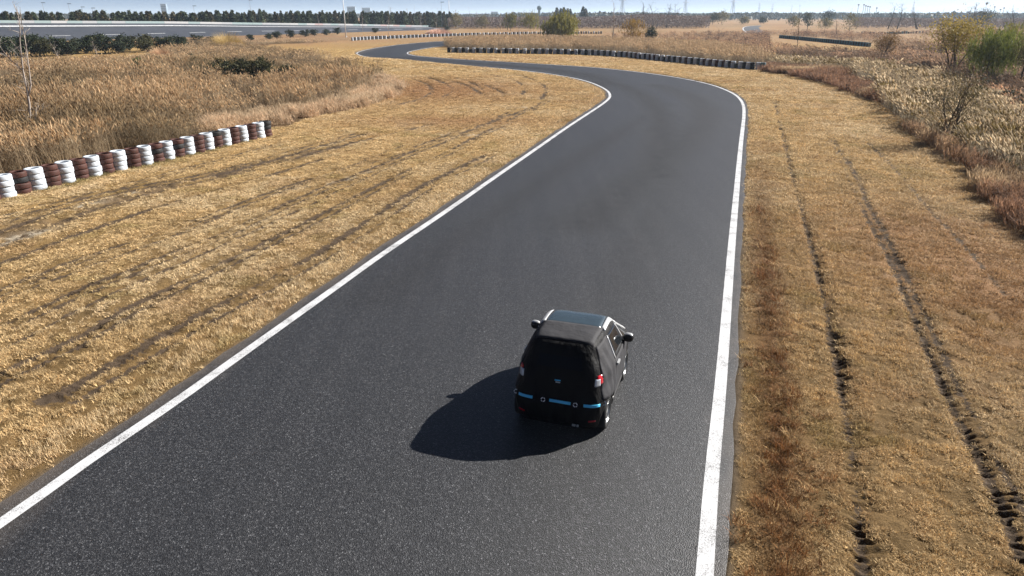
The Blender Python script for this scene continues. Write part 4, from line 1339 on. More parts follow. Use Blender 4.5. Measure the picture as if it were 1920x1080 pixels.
    MB().box((0.34, rear_y(0.34, 0.2) - 0.012, 0.20), (0.03, 0.03, 0.03)).build('exhaust_tip', M_SILV, car)
        # wheels
    for s in (-1, 1):
        for wy in (0.0, 1.6):
            hub = MB().lathe([(0.0, -0.05), (0.06, -0.05), (0.06, 0.055), (0.035, 0.07), (0.0, 0.07)], 16, 'x').build('wheel', M_RIM, car, True)
            hub.location = (s * 0.645, wy, 0.272); hub.rotation_euler = (0.4 * wy, 0, 0 if s > 0 else math.pi)
            MB().lathe([(0.185, -0.075), (0.235, -0.085), (0.262, -0.075), (0.272, -0.05), (0.272, 0.05), (0.262, 0.075), (0.235, 0.085), (0.185, 0.075)], 36, 'x', closed=True).build('tyre', M_RUB, hub, True)
            rim = MB().lathe([(0.19, -0.07), (0.19, 0.06), (0.178, 0.076), (0.168, 0.06), (0.168, -0.07)], 36, 'x', closed=True)
            for k in range(7):
                g = 2 * math.pi * k / 7
                c_, s_ = math.cos(g), math.sin(g)
                px_, py_ = -s_ * 0.016, c_ * 0.016
                q = []
                for rr, xx in ((0.05, 0.065), (0.172, 0.05)):
                    for e in (-1, 1):
                        q.append((xx, rr * c_ + e * px_, rr * s_ + e * py_)); 
                for rr, xx in ((0.05, 0.03), (0.172, 0.02)):
                    for e in (-1, 1):
                        q.append((xx, rr * c_ + e * px_, rr * s_ + e * py_))
                rim.add(q, [(0, 1, 3, 2), (0, 2, 6, 4), (1, 5, 7, 3), (4, 6, 7, 5)])
            rim.build('rim', M_RIM, hub)
    return car
car = build_car()
# ------------------------------------------------------------------ trees, bushes
def foliage_mat(name, c1, c2, trans=0.35):
    t = NT(name)
    isl = t.n('ShaderNodeNewGeometry').outputs['Random Per Island']
    rnd = t.n('ShaderNodeObjectInfo').outputs['Random']
    part = t.attr('part')
    c = t.mix(isl, c1, c2)
    c = t.mix(t.math('MULTIPLY', part, 0.6), c, tuple(x * 1.25 for x in c2))
    k = t.math('ADD', 0.8, t.math('MULTIPLY', rnd, 0.4))
    comb = t.n('ShaderNodeCombineColor')
    for q in range(3): t.l(k, comb.inputs[q])
    c = t.mix(1.0, c, comb.outputs[0], 'MULTIPLY')
    c = t.mix(1.0, c, (0.85, 0.85, 0.85), 'MULTIPLY')
    t.color(c, 0.65, 0.2)
    tr = t.n('ShaderNodeBsdfTranslucent'); t.l(c, tr.inputs[0])
    mx = t.n('ShaderNodeMixShader'); mx.inputs[0].default_value = trans
    t.l(t.b.outputs[0], mx.inputs[1]); t.l(tr.outputs[0], mx.inputs[2])
    out = [n for n in t.t.nodes if n.type == 'OUTPUT_MATERIAL'][0]
    t.l(mx.outputs[0], out.inputs[0])
    return t.m

M_BARK = plain('bark', (0.085, 0.062, 0.045), 0.85, 0.15, 0, 0.35, 9)
M_PALEBARK = plain('pale_bark', (0.36, 0.31, 0.27), 0.8, 0.2, 0, 0.35, 12)
M_GREYBARK = plain('grey_bark', (0.15, 0.125, 0.11), 0.85, 0.15, 0, 0.3, 9)
F_WILLOW = foliage_mat('willow_leaves', (0.09, 0.125, 0.025), (0.22, 0.235, 0.055))
F_LIME = foliage_mat('yellow_green_leaves', (0.17, 0.18, 0.035), (0.30, 0.26, 0.06))
F_YELLOW = foliage_mat('yellow_leaves', (0.34, 0.21, 0.045), (0.50, 0.33, 0.09))
F_YG = foliage_mat('ochre_green_leaves', (0.20, 0.17, 0.04), (0.36, 0.26, 0.06))
F_OLIVE = foliage_mat('olive_leaves', (0.13, 0.12, 0.05), (0.22, 0.18, 0.075))
F_DARK = foliage_mat('evergreen_leaves', (0.016, 0.026, 0.013), (0.045, 0.058, 0.024), 0.15)
F_DARK2 = foliage_mat('dark_olive_leaves', (0.035, 0.04, 0.018), (0.085, 0.08, 0.03), 0.2)
F_FRESH = foliage_mat('fresh_green_leaves', (0.03, 0.06, 0.012), (0.10, 0.14, 0.03), 0.2)
F_RUST = foliage_mat('rusty_leaves', (0.14, 0.075, 0.03), (0.28, 0.17, 0.055))
F_BROWN = foliage_mat('withered_leaves', (0.085, 0.065, 0.028), (0.19, 0.15, 0.06))
F_CON = foliage_mat('conifer_needles', (0.03, 0.046, 0.024), (0.075, 0.09, 0.04), 0.2)
F_CON2 = foliage_mat('bronze_conifer_needles', (0.05, 0.048, 0.02), (0.11, 0.085, 0.035), 0.15)

def leaf(mb, p, s, r, part=0.0, droop=False):
    a = Vector((r.gauss(0, 1), r.gauss(0, 1), r.gauss(0, 1) if not droop else -2.2)).normalized()
    b = a.cross(Vector((r.gauss(0, 1), r.gauss(0, 1), r.gauss(0, 1)))).normalized()
    l, w = s * r.uniform(0.7, 1.3), s * r.uniform(0.35, 0.55)
    if droop: w *= 0.5; l *= 1.3
    p = Vector(p)
    mb.add([p - a * l * .5, p + b * w * .5, p + a * l * .5, p - b * w * .5], [(0, 1, 2, 3)], part)

def limbs(r, H, stems=1, n1=6, spread=0.55, thick=0.035, lo=0.3, up=0.9, twig=3):
    """trunk(s) with limbs and twigs; returns mesh builder and the twig tips. Unit: metres"""
    mb = MB(); tips = []
    for s in range(stems):
        az0 = r.uniform(0, 6.28); ln = r.uniform(0.02, 0.10) if stems == 1 else r.uniform(0.12, 0.38)
        p = Vector((0.06 * H * r.uniform(-1, 1) * (stems > 1), 0.06 * H * r.uniform(-1, 1) * (stems > 1), -0.1))
        d = Vector((math.cos(az0) * ln, math.sin(az0) * ln, 1)).normalized()
        pts, rad = [p.copy()], [thick * H * 0.5]
        seg = 7
        hh = H * r.uniform(0.82, 0.95) if stems > 1 else H * 0.92
        for k in range(seg):
            d = (d + Vector((r.gauss(0, .06), r.gauss(0, .06), 0.02))).normalized()
            p = p + d * hh / seg
            pts.append(p.copy()); rad.append(thick * H * 0.5 * (1 - 0.88 * (k + 1) / seg))
        mb.tube(pts, rad, 7)
        tips.append(pts[-1])
        for k in range(n1):
            u = lo + (0.95 - lo) * (k + r.random()) / n1
            i = min(int(u * seg), seg - 1); f = u * seg - i
            b = pts[i].lerp(pts[i + 1], f)
            az = k * 2.4 + r.uniform(-.5, .5)
            L = H * spread * (1.05 - 0.65 * u) * r.uniform(0.7, 1.15)
            dd = Vector((math.cos(az), math.sin(az), up * r.uniform(0.6, 1.3))).normalized()
            q = b.copy(); lp = [q.copy()]; lr = [rad[i] * 0.55]
            for j in range(4):
                dd = (dd + Vector((r.gauss(0, .12), r.gauss(0, .12), 0.06))).normalized()
                q = q + dd * L / 4
                lp.append(q.copy()); lr.append(rad[i] * 0.55 * (1 - 0.8 * (j + 1) / 4))
            mb.tube(lp, lr, 5)
            tips.append(lp[-1]); tips.append(lp[2])
            for j in range(twig):
                m = lp[r.choice([1, 2, 3])]
                td = Vector((r.gauss(0, 1), r.gauss(0, 1), abs(r.gauss(0.8, .5)))).normalized()
                e = m + td * L * r.uniform(0.3, 0.6)
                mb.tube([m, m.lerp(e, .5) + Vector((r.gauss(0, .02), r.gauss(0, .02), .02)) * H * .2, e], [lr[2] * 0.6, lr[2] * .4, lr[2] * 0.12 + 0.002], 4)
                tips.append(e)
    return mb, tips

def crown(r, tips, nleaf, size, sx, extra=0, H=1.0, W=1.0, cz=0.62, hz=0.38, droop=0.0):
    mb = MB()
    cl = [Vector(t) for t in tips]
    for k in range(extra):                    # clumps spread through the crown's volume, mostly in its outer part
        a, b = r.uniform(0, 6.28), math.acos(r.uniform(-0.9, 1))
        q = (0.55 + 0.45 * r.random())
        cl.append(Vector((W * .5 * q * math.sin(b) * math.cos(a), W * .5 * q * math.sin(b) * math.sin(a), H * (cz + hz * q * math.cos(b)))))
    per = max(3, nleaf // len(cl))
    for c in cl:
        s = sx * r.uniform(0.6, 1.4)
        if droop > 0:
            for st in range(max(1, per // 9)):
                p = c + Vector((r.gauss(0, s), r.gauss(0, s), r.gauss(0, s * .5)))
                L = droop * r.uniform(0.4, 1.1)
                for k in range(9):
                    q = p + Vector((r.gauss(0, .03), r.gauss(0, .03), -L * k / 9))
                    if q.z > 0.1: leaf(mb, q, size, r, r.random() < .3, True)
        else:
            sh = 1.0 if r.random() < 0.3 else 0.0
            for k in range(per):
                p = c + Vector((r.gauss(0, s), r.gauss(0, s), r.gauss(0, s * .75)))
                if p.z > 0.02: leaf(mb, p, size, r, sh)
    return mb

def put_tree(name, label, cat, loc, tm, cm, bark, leafm, sc=1.0, rz=0.0, group=None):
    t = thing(name, label, cat, loc, rz, sc, group)
    if tm is not None:
        link('trunk', tm, t)
    if cm is not None:
        link('crown', cm, t)
    return t

def leafy(name, label, px, hpx, wpx, leafm, seed, nleaf=2500, stems=1, droop=0.0, group=None, cat='tree', lsize=None, cz=0.6, hz=0.40, bark=None, extra=60, lo=0.3, tips_only=False, thick=0.035, clump=None):
    b = gpt(*px)
    u = mpp(b.y)
    H, W = hpx * u / 0.99, wpx * u
    r = random.Random(seed)
    tmb, tips = limbs(r, H, stems, 6, min(0.6, 0.5 * W / H + 0.08), thick, lo)
    if lsize is None: lsize = max(0.16, 2.4 * u)
    tips = [t for t in tips if abs(t.x) < W * .55 and abs(t.y) < W * .55]
    c = crown(r, tips if len(tips) else [Vector((0, 0, H * .6))], nleaf, lsize, (clump or 0.055) * (H + W), 0 if tips_only else extra, H, W, cz, hz, droop * H)
    t = thing(name, label, cat, b, 0, 1.0, group)
    tmb.build('trunk', bark or M_BARK, t, True)
    c.build('crown', leafm, t, False, 'part')
    return t

# single trees that stand out
leafy('willow_tree', 'broad yellow-green willow behind the middle of the long tyre wall', (1050, 75), 46, 66, F_LIME, 1, 9000, 2, 0.26, lsize=.6, extra=160, cz=.55, hz=.42, lo=.15)
leafy('willow_tree', 'yellow-green willow left of the bare white sapling near the far wall', (957, 58), 32, 30, F_LIME, 2, 3600, 1, 0.25, extra=50)
leafy('willow_tree', 'yellow-green willow just right of the bare white sapling near the far wall', (994, 58), 34, 34, F_LIME, 3, 3600, 1, 0.25, extra=50)
leafy('yellow_tree', 'golden yellow bushy tree beside a small dark conifer', (1188, 78), 41, 46, F_YELLOW, 4, 4600, 3, 0.12, extra=70, cz=.5, hz=.46, lo=.1)
leafy('evergreen_shrub', 'small dark evergreen right of the golden yellow tree', (1220, 79), 27, 20, F_DARK, 5, 1500, 1, 0, extra=50, cz=.5, hz=.45, lo=.1, cat='shrub')
leafy('rusty_shrub', 'rust and yellow shrub at the right end of the dark tyre wall', (1652, 114), 50, 50, F_RUST, 6, 2600, 4, 0, extra=60, cz=.52, hz=.42, lo=.15, cat='shrub')
leafy('ochre_tree', 'multi-stemmed tree with thin yellow ochre leaves left of the green willow', (1783, 140), 98, 92, F_YG, 7, 5200, 5, 0, extra=70, cz=.66, hz=.30, lo=.35, lsize=.2, thick=.03)
leafy('willow_tree', 'green weeping willow with drooping strands at the right edge', (1852, 158), 108, 78, F_WILLOW, 8, 8500, 2, 0.34, extra=110, cz=.66, hz=.30, lo=.35, lsize=.24)
leafy('willow_tree', 'yellowish willow rising behind the green weeping willow', (1884, 128), 84, 56, F_LIME, 9, 3800, 1, 0.25, extra=60, cz=.66, hz=.3, lsize=.25)
leafy('olive_tree', 'thin olive tree cut by the right frame edge beside the green willow', (1908, 165), 96, 46, F_OLIVE, 10, 1800, 2, 0, extra=24, cz=.66, hz=.3, lo=.35, lsize=.19)
leafy('withered_tree', 'near leafless multi-stemmed tree with dark withered crown by the right ditch', (1772, 268), 128, 118, F_BROWN, 11, 3200, 5, 0, extra=40, cz=.62, hz=.34, lo=.3, lsize=.08, thick=.032, clump=.05)
leafy('round_tree', 'dark grey-green round tree on the right horizon carrying a tall nest', (1840, 54), 32, 40, F_DARK2, 12, 1600, 1, 0, extra=60)
for k, (x, y, h, w, m, lab) in enumerate([
        (1336, 46, 20, 24, F_DARK2, 'dark green left tree of the clump at the far fields'), (1353, 46, 23, 26, F_OLIVE, 'olive right tree of the clump at the far fields'),
        (1394, 46, 13, 22, F_OLIVE, 'low olive tree above the distant grey track'), (1430, 45, 11, 16, F_DARK2, 'small dark tree right of the low olive tree'),
        (1486, 51, 19, 23, F_OLIVE, 'olive round tree left of the thin leaning sapling'), (1514, 55, 29, 23, F_DARK2, 'tall dark olive tree right of the thin leaning sapling'),
        (1550, 47, 24, 27, F_DARK, 'dark evergreen crown behind two olive bushes'), (1546, 56, 19, 29, F_OLIVE, 'olive bush in front of the dark evergreen crown'),
        (1592, 59, 30, 36, F_OLIVE, 'broad olive tree right of the dark evergreen crown'),
        (855, 54, 27, 24, F_OLIVE, 'olive tree beside the white lamp post above the far wall'), (903, 54, 22, 30, F_OLIVE, 'low olive tree between lamp post and yellow-green willows')]):
    leafy('olive_tree', lab, (x, y), h, w, m, 30 + k, 900, 1, 0, 'trees scattered over the far fields', extra=40, cz=.55, hz=.43, lo=.2)

# evergreen bushes between the reeds and the oval
BUSH = [MB(), ]
def bush_mesh(seed, m, n=1700):
    r = random.Random(seed)
    tmb, tips = limbs(r, 1.0, 4, 4, 0.45, 0.05, 0.1)
    return tmb.mesh('trunk', M_BARK, True), crown(r, [t for t in tips if t.z > .15 and abs(t.x) < .6 and abs(t.y) < .6], n, 0.10, 0.06, 45, 1.0, 1.15, .48, .46).mesh('crown', m, False, 'part')
BM = {m.name: [bush_mesh(60 + k, m) for k in range(3)] for m in (F_DARK, F_DARK2, F_FRESH, F_BROWN)}
def bush(label, px, hpx, m, k, wide=1.2, group=None):
    b = gpt(*px); s = hpx * mpp(b.y)
    tm, cm = BM[m.name][k % 3]
    t = thing('bush', label, 'bush', b, k * 1.7, (s * wide, s * wide, s), group)
    link('trunk', tm, t); link('crown', cm, t)
rb = random.Random(17)
xs = [4, 18, 32, 48, 62, 76, 90, 104, 118, 132, 146, 160, 174, 188, 202, 216, 232, 248, 264, 282, 300, 318, 334]
for k, x in enumerate(xs):
    bush(f'dark evergreen bush, {nth(k + 1)} from the left in the hedge below the oval', (x + rb.uniform(-5, 5), 108 - 0.045 * x + rb.uniform(-4, 3)), rb.uniform(30, 42) * (1 - x / 1500), F_DARK if rb.random() < .7 else F_DARK2, k, rb.uniform(.9, 1.4), 'evergreen hedge below the oval')
xs = [345, 372, 396, 470, 505, 520, 545, 572, 590, 612, 632, 704, 838]
for k, x in enumerate(xs):
    bush(f'small dark bush, {nth(k + 1)} from the left along the foot of the oval', (x, np.interp(x, [340, 460, 640, 840], [86, 77, 64, 58])), rb.uniform(13, 20) * (1 - (x - 340) / 1100), F_DARK, k + 1, rb.uniform(1.0, 1.5), 'small bushes along the foot of the oval')
bush('fresh green bush in the left reeds, paler than its neighbours', (262, 136), 30, F_FRESH, 1, 1.1)
bush('dark green bush close to the right rim of the left reeds', (604, 162), 32, F_FRESH, 2, .9)
bush('small dark bush in the left reeds below the straw mound', (357, 116), 17, F_DARK, 0, .8)
bush('small grey-green bush right below the fresh green bush', (298, 137), 16, F_DARK2, 2, .9)
for k, (x, y, h, m) in enumerate([(384, 146, 24, F_BROWN), (404, 152, 36, F_DARK2), (428, 148, 40, F_BROWN), (446, 154, 46, F_DARK2), (476, 151, 40, F_BROWN), (496, 155, 48, F_DARK2), (528, 149, 28, F_BROWN), (548, 156, 36, F_DARK2), (578, 154, 26, F_BROWN)]):
    bush(f'dark thicket bush, {nth(k + 1)} from the left in the hollow of the reeds', (x, y), h, m, k, 1.1, 'dark thicket in the reed hollow')
bush('bright green weed clump under the withered tree by the right ditch', (1880, 328), 34, F_FRESH, 0, .9)
for k, (x, y, h, m) in enumerate([(1830, 195, 36, F_DARK2), (1880, 205, 40, F_DARK2), (1745, 205, 34, F_DARK2), (1915, 215, 38, F_DARK2), (1700, 215, 22, F_DARK2), (1850, 175, 30, F_DARK2)]):
    bush(f'dark leafy bush, {nth(k + 1)} of the thicket under the right willows', (x, y), h, m, k, 1.3, 'dark thicket under the right willows')

# straw mounds: domed clumps of pale grass
def straw_clump(label, px, hpx, wpx, c, seed):
    b = gpt(*px); u = mpp(b.y)
    r = random.Random(seed)
    mb = MB()
    H, W = hpx * u, wpx * u
    for k in range(1500):
        a, q = r.uniform(0, 6.28), math.sqrt(r.random())
        h = H * (1 - 0.75 * q * q) * r.uniform(.7, 1.1)
        blade(mb, (q * W * .42 * math.cos(a), q * W * .42 * math.sin(a), -.05), a + r.gauss(0, .4), 0.1 + q * .5 * r.random(), h, u * .9, r.uniform(.1, .5), float(r.random() < .4), 3)
    o = mb.build('straw_clump', foliage_mat('straw', tuple(x * .75 for x in c), tuple(x * 1.15 for x in c), 0.5), None, False, 'part')
    o.location = b
    tag(o, label, 'grass clump')
straw_clump('pale straw dome of tall grass in front of the oval', (428, 90), 36, 74, (0.60, 0.44, 0.19), 1)
straw_clump('low pinkish straw mound left of the pale straw dome', (302, 110), 26, 48, (0.55, 0.36, 0.22), 2)
straw_clump('flat pinkish straw mound above the far tyre wall', (822, 63), 12, 58, (0.55, 0.36, 0.28), 3)

# bare trees
def bare_mesh(seed, kind):
    r = random.Random(seed)
    if kind == 'thin':   mb, _ = limbs(r, 1.0, 1, 9, 0.16, 0.016, 0.25, 1.6, 2)
    elif kind == 'poplar': mb, _ = limbs(r, 1.0, 1, 12, 0.26, 0.030, 0.22, 1.7, 4)
    elif kind == 'fork': mb, _ = limbs(r, 1.0, 2, 8, 0.30, 0.030, 0.35, 1.3, 4)
    else: mb, _ = limbs(r, 1.0, 1, 9, 0.36, 0.028, 0.3, 1.1, 5)
    return mb
BARE = {}
for kd in ('thin', 'poplar', 'fork', 'spread'):
    for bk, m in (('pale', M_PALEBARK), ('grey', M_GREYBARK), ('dark', M_BARK)):
        BARE[kd, bk] = [bare_mesh(s + len(kd) * 3, kd).mesh('trunk', m, True) for s in range(2)]
def bare(label, px, hpx, kd, bk, k, group=None, thick=1.6, Y=None):
    b = gpt(*px) if Y is None else Vector((at_dist(px[0], HOR, Y).x, Y, 0))
    H = hpx * mpp(b.y)
    t = thing('bare_tree', label, 'tree', b, k * 2.1, (H * thick, H * thick, H), group)
    link('trunk', BARE[kd, bk][k % 2], t)
def pale_sapling():
    b = gpt(58, 262)
    t = thing('bare_tree', 'bare pale sapling standing in the reeds at the far left', 'tree', b)
    r = random.Random(6)
    mb = MB()
    def limb(px, r0, r1, dep=0.0):
        n = len(px)
        P = []
        for k, (x, y) in enumerate(px):
            q = at_dist(x, y, b.y + dep * k / n)
            P.append(q - b)
        mb.tube(P, [r0 + (r1 - r0) * k / (n - 1) for k in range(n)], 7)
        for k in range(1, n):
            for j in range(3):
                m = P[k - 1].lerp(P[k], r.random())
                d = Vector((r.gauss(0, 1), r.gauss(0, 1), abs(r.gauss(.9, .5)))).normalized() * r.uniform(.35, .95)
                e = m + d
                mb.tube([m, m.lerp(e, .55) + Vector((0, 0, .05)), e], [.011, .008, .003], 4)
                for i in range(2):
                    f = m.lerp(e, r.uniform(.3, .9))
                    mb.tube([f, f + Vector((r.gauss(0, .16), r.gauss(0, .16), abs(r.gauss(.22, .1))))], [.006, .002], 3)
    limb([(58, 262), (57, 230), (55, 195), (50, 165), (43, 132), (40, 105), (37, 75), (38, 50), (31, 12)], .065, .012)
    limb([(53, 180), (58, 160), (54, 125), (47, 75), (41, 48), (37, 22)], .04, .01, .5)
    limb([(43, 133), (32, 122), (20, 113), (6, 96), (-6, 78)], .035, .012, -.5)
    limb([(57, 236), (66, 222), (74, 205)], .022, .006, -.3)
    mb.build('trunk', M_PALEBARK, t, True)
pale_sapling()
bare('tall bare birch between the broad willow and the golden tree', (1148, 74), 80, 'poplar', 'pale', 1, thick=1.0)
bare('slender bare white sapling between the two yellow-green willows', (976, 92), 62, 'thin', 'pale', 0, thick=1.2)
bare('tall thin leaning sapling in front of the dark tyre wall', (1496, 92), 94, 'thin', 'dark', 1, thick=1.0)
bare('thin bare sapling left of the rusty shrub', (1568, 72), 50, 'spread', 'grey', 0, thick=1.0)
bare('small bare sapling left of two in the far rough grass', (1329, 80), 30, 'thin', 'grey', 0)
bare('small bare sapling right of two in the far rough grass', (1344, 82), 34, 'spread', 'grey', 1)
bare('short bare sapling at the far end of the pale plumes', (1444, 92), 30, 'spread', 'dark', 0)
bare('bare twiggy sapling standing behind the dark thicket of the left hedge', (112, 116), 44, 'spread', 'pale', 1, thick=1.1)
bare('bare twiggy sapling among the left hedge bushes, right of another', (184, 112), 40, 'spread', 'pale', 0, thick=1.1)
k = 0
for x, h, kd, bk in [(1203, 54, 'poplar', 'dark'), (1222, 40, 'thin', 'grey'), (1233, 50, 'spread', 'dark'), (1250, 52, 'poplar', 'dark'), (1258, 42, 'poplar', 'grey'), (1270, 50, 'spread', 'dark'), (1663, 52, 'spread', 'dark'),
                     (1681, 54, 'spread', 'dark'), (1720, 46, 'fork', 'dark'), (1806, 50, 'poplar', 'dark'), (1814, 46, 'poplar', 'dark'), (1829, 58, 'poplar', 'dark'), (1866, 40, 'thin', 'grey'), (1888, 36, 'fork', 'grey'), (1903, 52, 'fork', 'dark'), (1914, 58, 'spread', 'dark'), (1786, 36, 'thin', 'grey')]:
    k += 1
    bare(f'tall bare tree on the right horizon, {nth(k)} from the left', (x, 52 if x < 1400 else 55), h, kd, bk, k, 'bare trees along the right horizon', 1.7)
k = 0
for x, y, h in [(494, 46, 30), (502, 46, 27), (527, 45, 26), (545, 47, 24), (556, 47, 33), (570, 47, 27), (602, 60, 46), (630, 48, 30), (680, 60, 56), (691, 50, 22), (728, 66, 62), (738, 54, 48), (754, 52, 38), (762, 52, 42), (778, 52, 48), (790, 54, 36), (818, 54, 44), (858, 54, 42), (884, 54, 46), (892, 54, 38), (912, 54, 36), (938, 54, 34)]:
    k += 1
    bare(f'slender pale bare tree near the dark conifers, {nth(k)} from the left', (x, y), h, ('poplar', 'thin')[k % 2], 'pale', k, 'slender pale trees near the conifers', 1.0)

# conifer belt behind the oval
def conifer_mesh(seed, m):
    r = random.Random(seed); mb = MB()
    for k in range(520):
        z = 0.08 + 0.92 * (1 - math.sqrt(r.random())) if r.random() < .75 else r.uniform(.08, .95)
        rad = 0.25 * (1 - z) ** 0.75 * r.uniform(.5, 1.1) + 0.006
        a = r.uniform(0, 6.28)
        leaf(mb, (rad * math.cos(a), rad * math.sin(a), z), 0.14, r, float(r.random() < .2))
    return mb.mesh('crown', m, False, 'part')
CONE = [conifer_mesh(s, F_CON if s % 3 else F_CON2) for s in range(6)]
CTR = MB().tube([(0, 0, -.02), (0, 0, .95)], [.018, .004], 6).mesh('trunk', M_BARK)
rc_ = random.Random(77)
cnt = [0, 0]
spots = []
for row in (0, 1):
    t = -110.0 + row * 2
    while t < 215:
        st = bank_station(min(t, 172))
        P = BA + BD * t + BN * (24 + row * 8 + rc_.uniform(-2, 2))
        w = P[1] * CP + CAM_H * SP
        x = 960 + FPX * P[0] / w
        if -60 < x < 850: spots.append((row, x, P))
        t += rc_.uniform(1.3, 2.4) if row == 0 else rc_.uniform(1.8, 3.2)
for row, x, P in sorted(spots, key=lambda q: (q[0], q[1])):
    cnt[row] += 1
    ytop = np.interp(x, [0, 300, 640, 850], [22, 21.5, 22, 24]) + rc_.gauss(0, 1.9) - row * 1.5
    H = at_dist(x, ytop, P[1]).z
    H = max(3.0, H)
    lab = f'dark conifer behind the oval, {nth(cnt[row])} from the left in the {"front" if row == 0 else "rear"} row'
    t = thing('conifer', lab, 'tree', (P[0], P[1], 0), rc_.uniform(0, 6.28), (H * rc_.uniform(.85, 1.25), H * rc_.uniform(.85, 1.25), H), 'conifer belt behind the oval')
    link('trunk', CTR, t); link('crown', rc_.choice(CONE), t)
for k, (x, h) in enumerate([(1044, 26), (1051, 24), (1057, 26), (1064, 24), (1069, 23), (1093, 27), (1098, 24)]):
    Y = 520; H = (CAM_H + (h - 18) * mpp(Y) * 1.0) + 2
    t = thing('conifer', f'small dark conifer above the far thicket, {nth(k + 1)} from the left of the broad willow', 'tree', (at_dist(x, HOR, Y).x, Y, 0), k, (H * 1.1, H * 1.1, H), 'conifers above the far thicket')
    link('trunk', CTR, t); link('crown', CONE[k % 6], t)

# far woods that read as one mass
def woods(name, label, x0, x1, Y0, Y1, h0, h1, n, size, m, seed, top=None):
    r = random.Random(seed); mb = MB()
    g = np.random.default_rng(seed)
    Y = g.uniform(Y0, Y1, n)
    X = (g.uniform(x0, x1, n) - 960) / FPX * (Y * CP + CAM_H * SP)
    hm = h0 + (h1 - h0) * fbm(X * 0.03, Y * 0.012, seed, 3)
    P = np.c_[X, Y, hm * g.random(n) ** 0.6]
    A = g.normal(0, 1, (n, 3)) * (1, 1, 1.6); A /= np.linalg.norm(A, axis=1)[:, None]
    B = np.cross(A, g.normal(0, 1, (n, 3))); B /= np.linalg.norm(B, axis=1)[:, None]
    s = size * g.uniform(.6, 1.3, n)[:, None]
    V = np.stack([P - A * s * .5, P + B * s * .25, P + A * s * .5, P - B * s * .25], 1).reshape(-1, 3)
    mb.v = V.tolist(); mb.f = np.arange(4 * n).reshape(-1, 4).tolist(); mb.a = np.repeat((g.random(n) < .15) * 1.0, 4).tolist()
    o = mb.build(name, m, None, False, 'part')
    return tag(o, label, kind='stuff')
F_TWIG = foliage_mat('bare_twigs', (0.13, 0.10, 0.095), (0.20, 0.16, 0.145), 0.25)
F_FARG = foliage_mat('far_wood_leaves', (0.03, 0.04, 0.028), (0.075, 0.08, 0.05), 0.1)
woods('brown_thicket', 'purplish brown bare thicket behind the yellow-green willows', 840, 1330, 330, 430, 3.5, 6.5, 70000, 0.7, F_TWIG, 1)
woods('brown_thicket', 'grey brown bare thicket along the right background', 1600, 2050, 330, 520, 2.5, 5.0, 60000, 0.7, F_TWIG, 2)
woods('far_woods', 'blue hazy line of woods along the whole right horizon', 960, 2150, 800, 1500, 4, 9.5, 26000, 4.0, F_FARG, 3)
woods('far_woods', 'hazy woods on the horizon behind the conifer belt', -200, 980, 900, 1500, 4, 8, 14000, 4.0, F_FARG, 4)

# ------------------------------------------------------------------ lamp posts, masts, pylons, tower, buildings
M_WPOLE = plain('white_pole', (0.70, 0.70, 0.69), .45, .4)
M_STEEL = plain('galvanised_steel', (0.30, 0.32, 0.34), .5, .5, .4)
M_DSTEEL = plain('dark_steel', (0.10, 0.11, 0.12), .6, .4)
def lamp_post(label, px, H, r0=0.11, mat=None, group=None):
    b = gpt(*px)
    t = thing('lamp_post', label, 'lamp post', b, 0, 1, group)
    MB().tube([(0, 0, 0), (0, 0, H * .5), (0, 0, H)], [r0, r0 * .8, r0 * .55], 10).build('pole', mat or M_WPOLE, t, True)
    hd = MB().box((0, 0, H + .08), (1.3, .16, .12)); hd.box((-.6, 0, H + .15), (.5, .34, .14)); hd.box((.6, 0, H + .15), (.5, .34, .14))
    hd.build('lamp_head', M_DSTEEL, t)
    MB().box((0, 0, .12), (.4, .4, .3)).build('base', mat or M_WPOLE, t)
lamp_post('tall white lamp post left of the far tyre wall', (649, 70), 75 * mpp(gpt(649, 70).y), .13)
lamp_post('white lamp post behind the far tyre wall', (843, 50.5), 47 * mpp(gpt(843, 50.5).y), .2)
for k, (x, y) in enumerate([(84, 5), (132, 7), (156, 13), (175, 15), (471, 0), (365, 11), (828, 4)]):
    Y = 330
    lb = thing('floodlight_mast', f'thin mast with lamp head above the conifer belt, {nth(k + 1)} from the left' if False else f'thin mast with tilted lamp head above the conifers, {nth(sorted([84, 132, 156, 175, 365, 471, 828]).index(x) + 1)} from the left', 'mast', (at_dist(x, HOR, Y).x, Y, 0), 0, 1, 'masts above the conifer belt')
    H = at_dist(x, y, Y).z
    MB().tube([(0, 0, 0), (0, 0, H)], [.08, .05], 6).build('pole', M_STEEL, lb)
    MB().box((.5, 0, H), (1.5, .5, .22), .3).build('lamp_head', M_DSTEEL, lb)
for k, (x, y) in enumerate([(1607, 9), (1617, 9), (1621, 11), (1625, 12), (1629, 13), (1642, 15), (1862, 13), (1874, 18), (1880, 15)]):
    Y = 700
    lb = thing('floodlight_mast', f'slim floodlight mast on the right horizon, {nth(k + 1)} from the left', 'mast', (at_dist(x, HOR, Y).x, Y, 0), 0, 1, 'slim floodlight masts on the right horizon')
    H = at_dist(x, y, Y).z
    MB().tube([(0, 0, 0), (0, 0, H)], [.28, .16], 6).build('pole', M_DSTEEL, lb)
    MB().lathe([(0, -.5), (.8, -.4), (.9, .2), (.4, .6), (0, .6)], 8, c=(0, 0, H)).build('lamp_head', M_DSTEEL, lb)

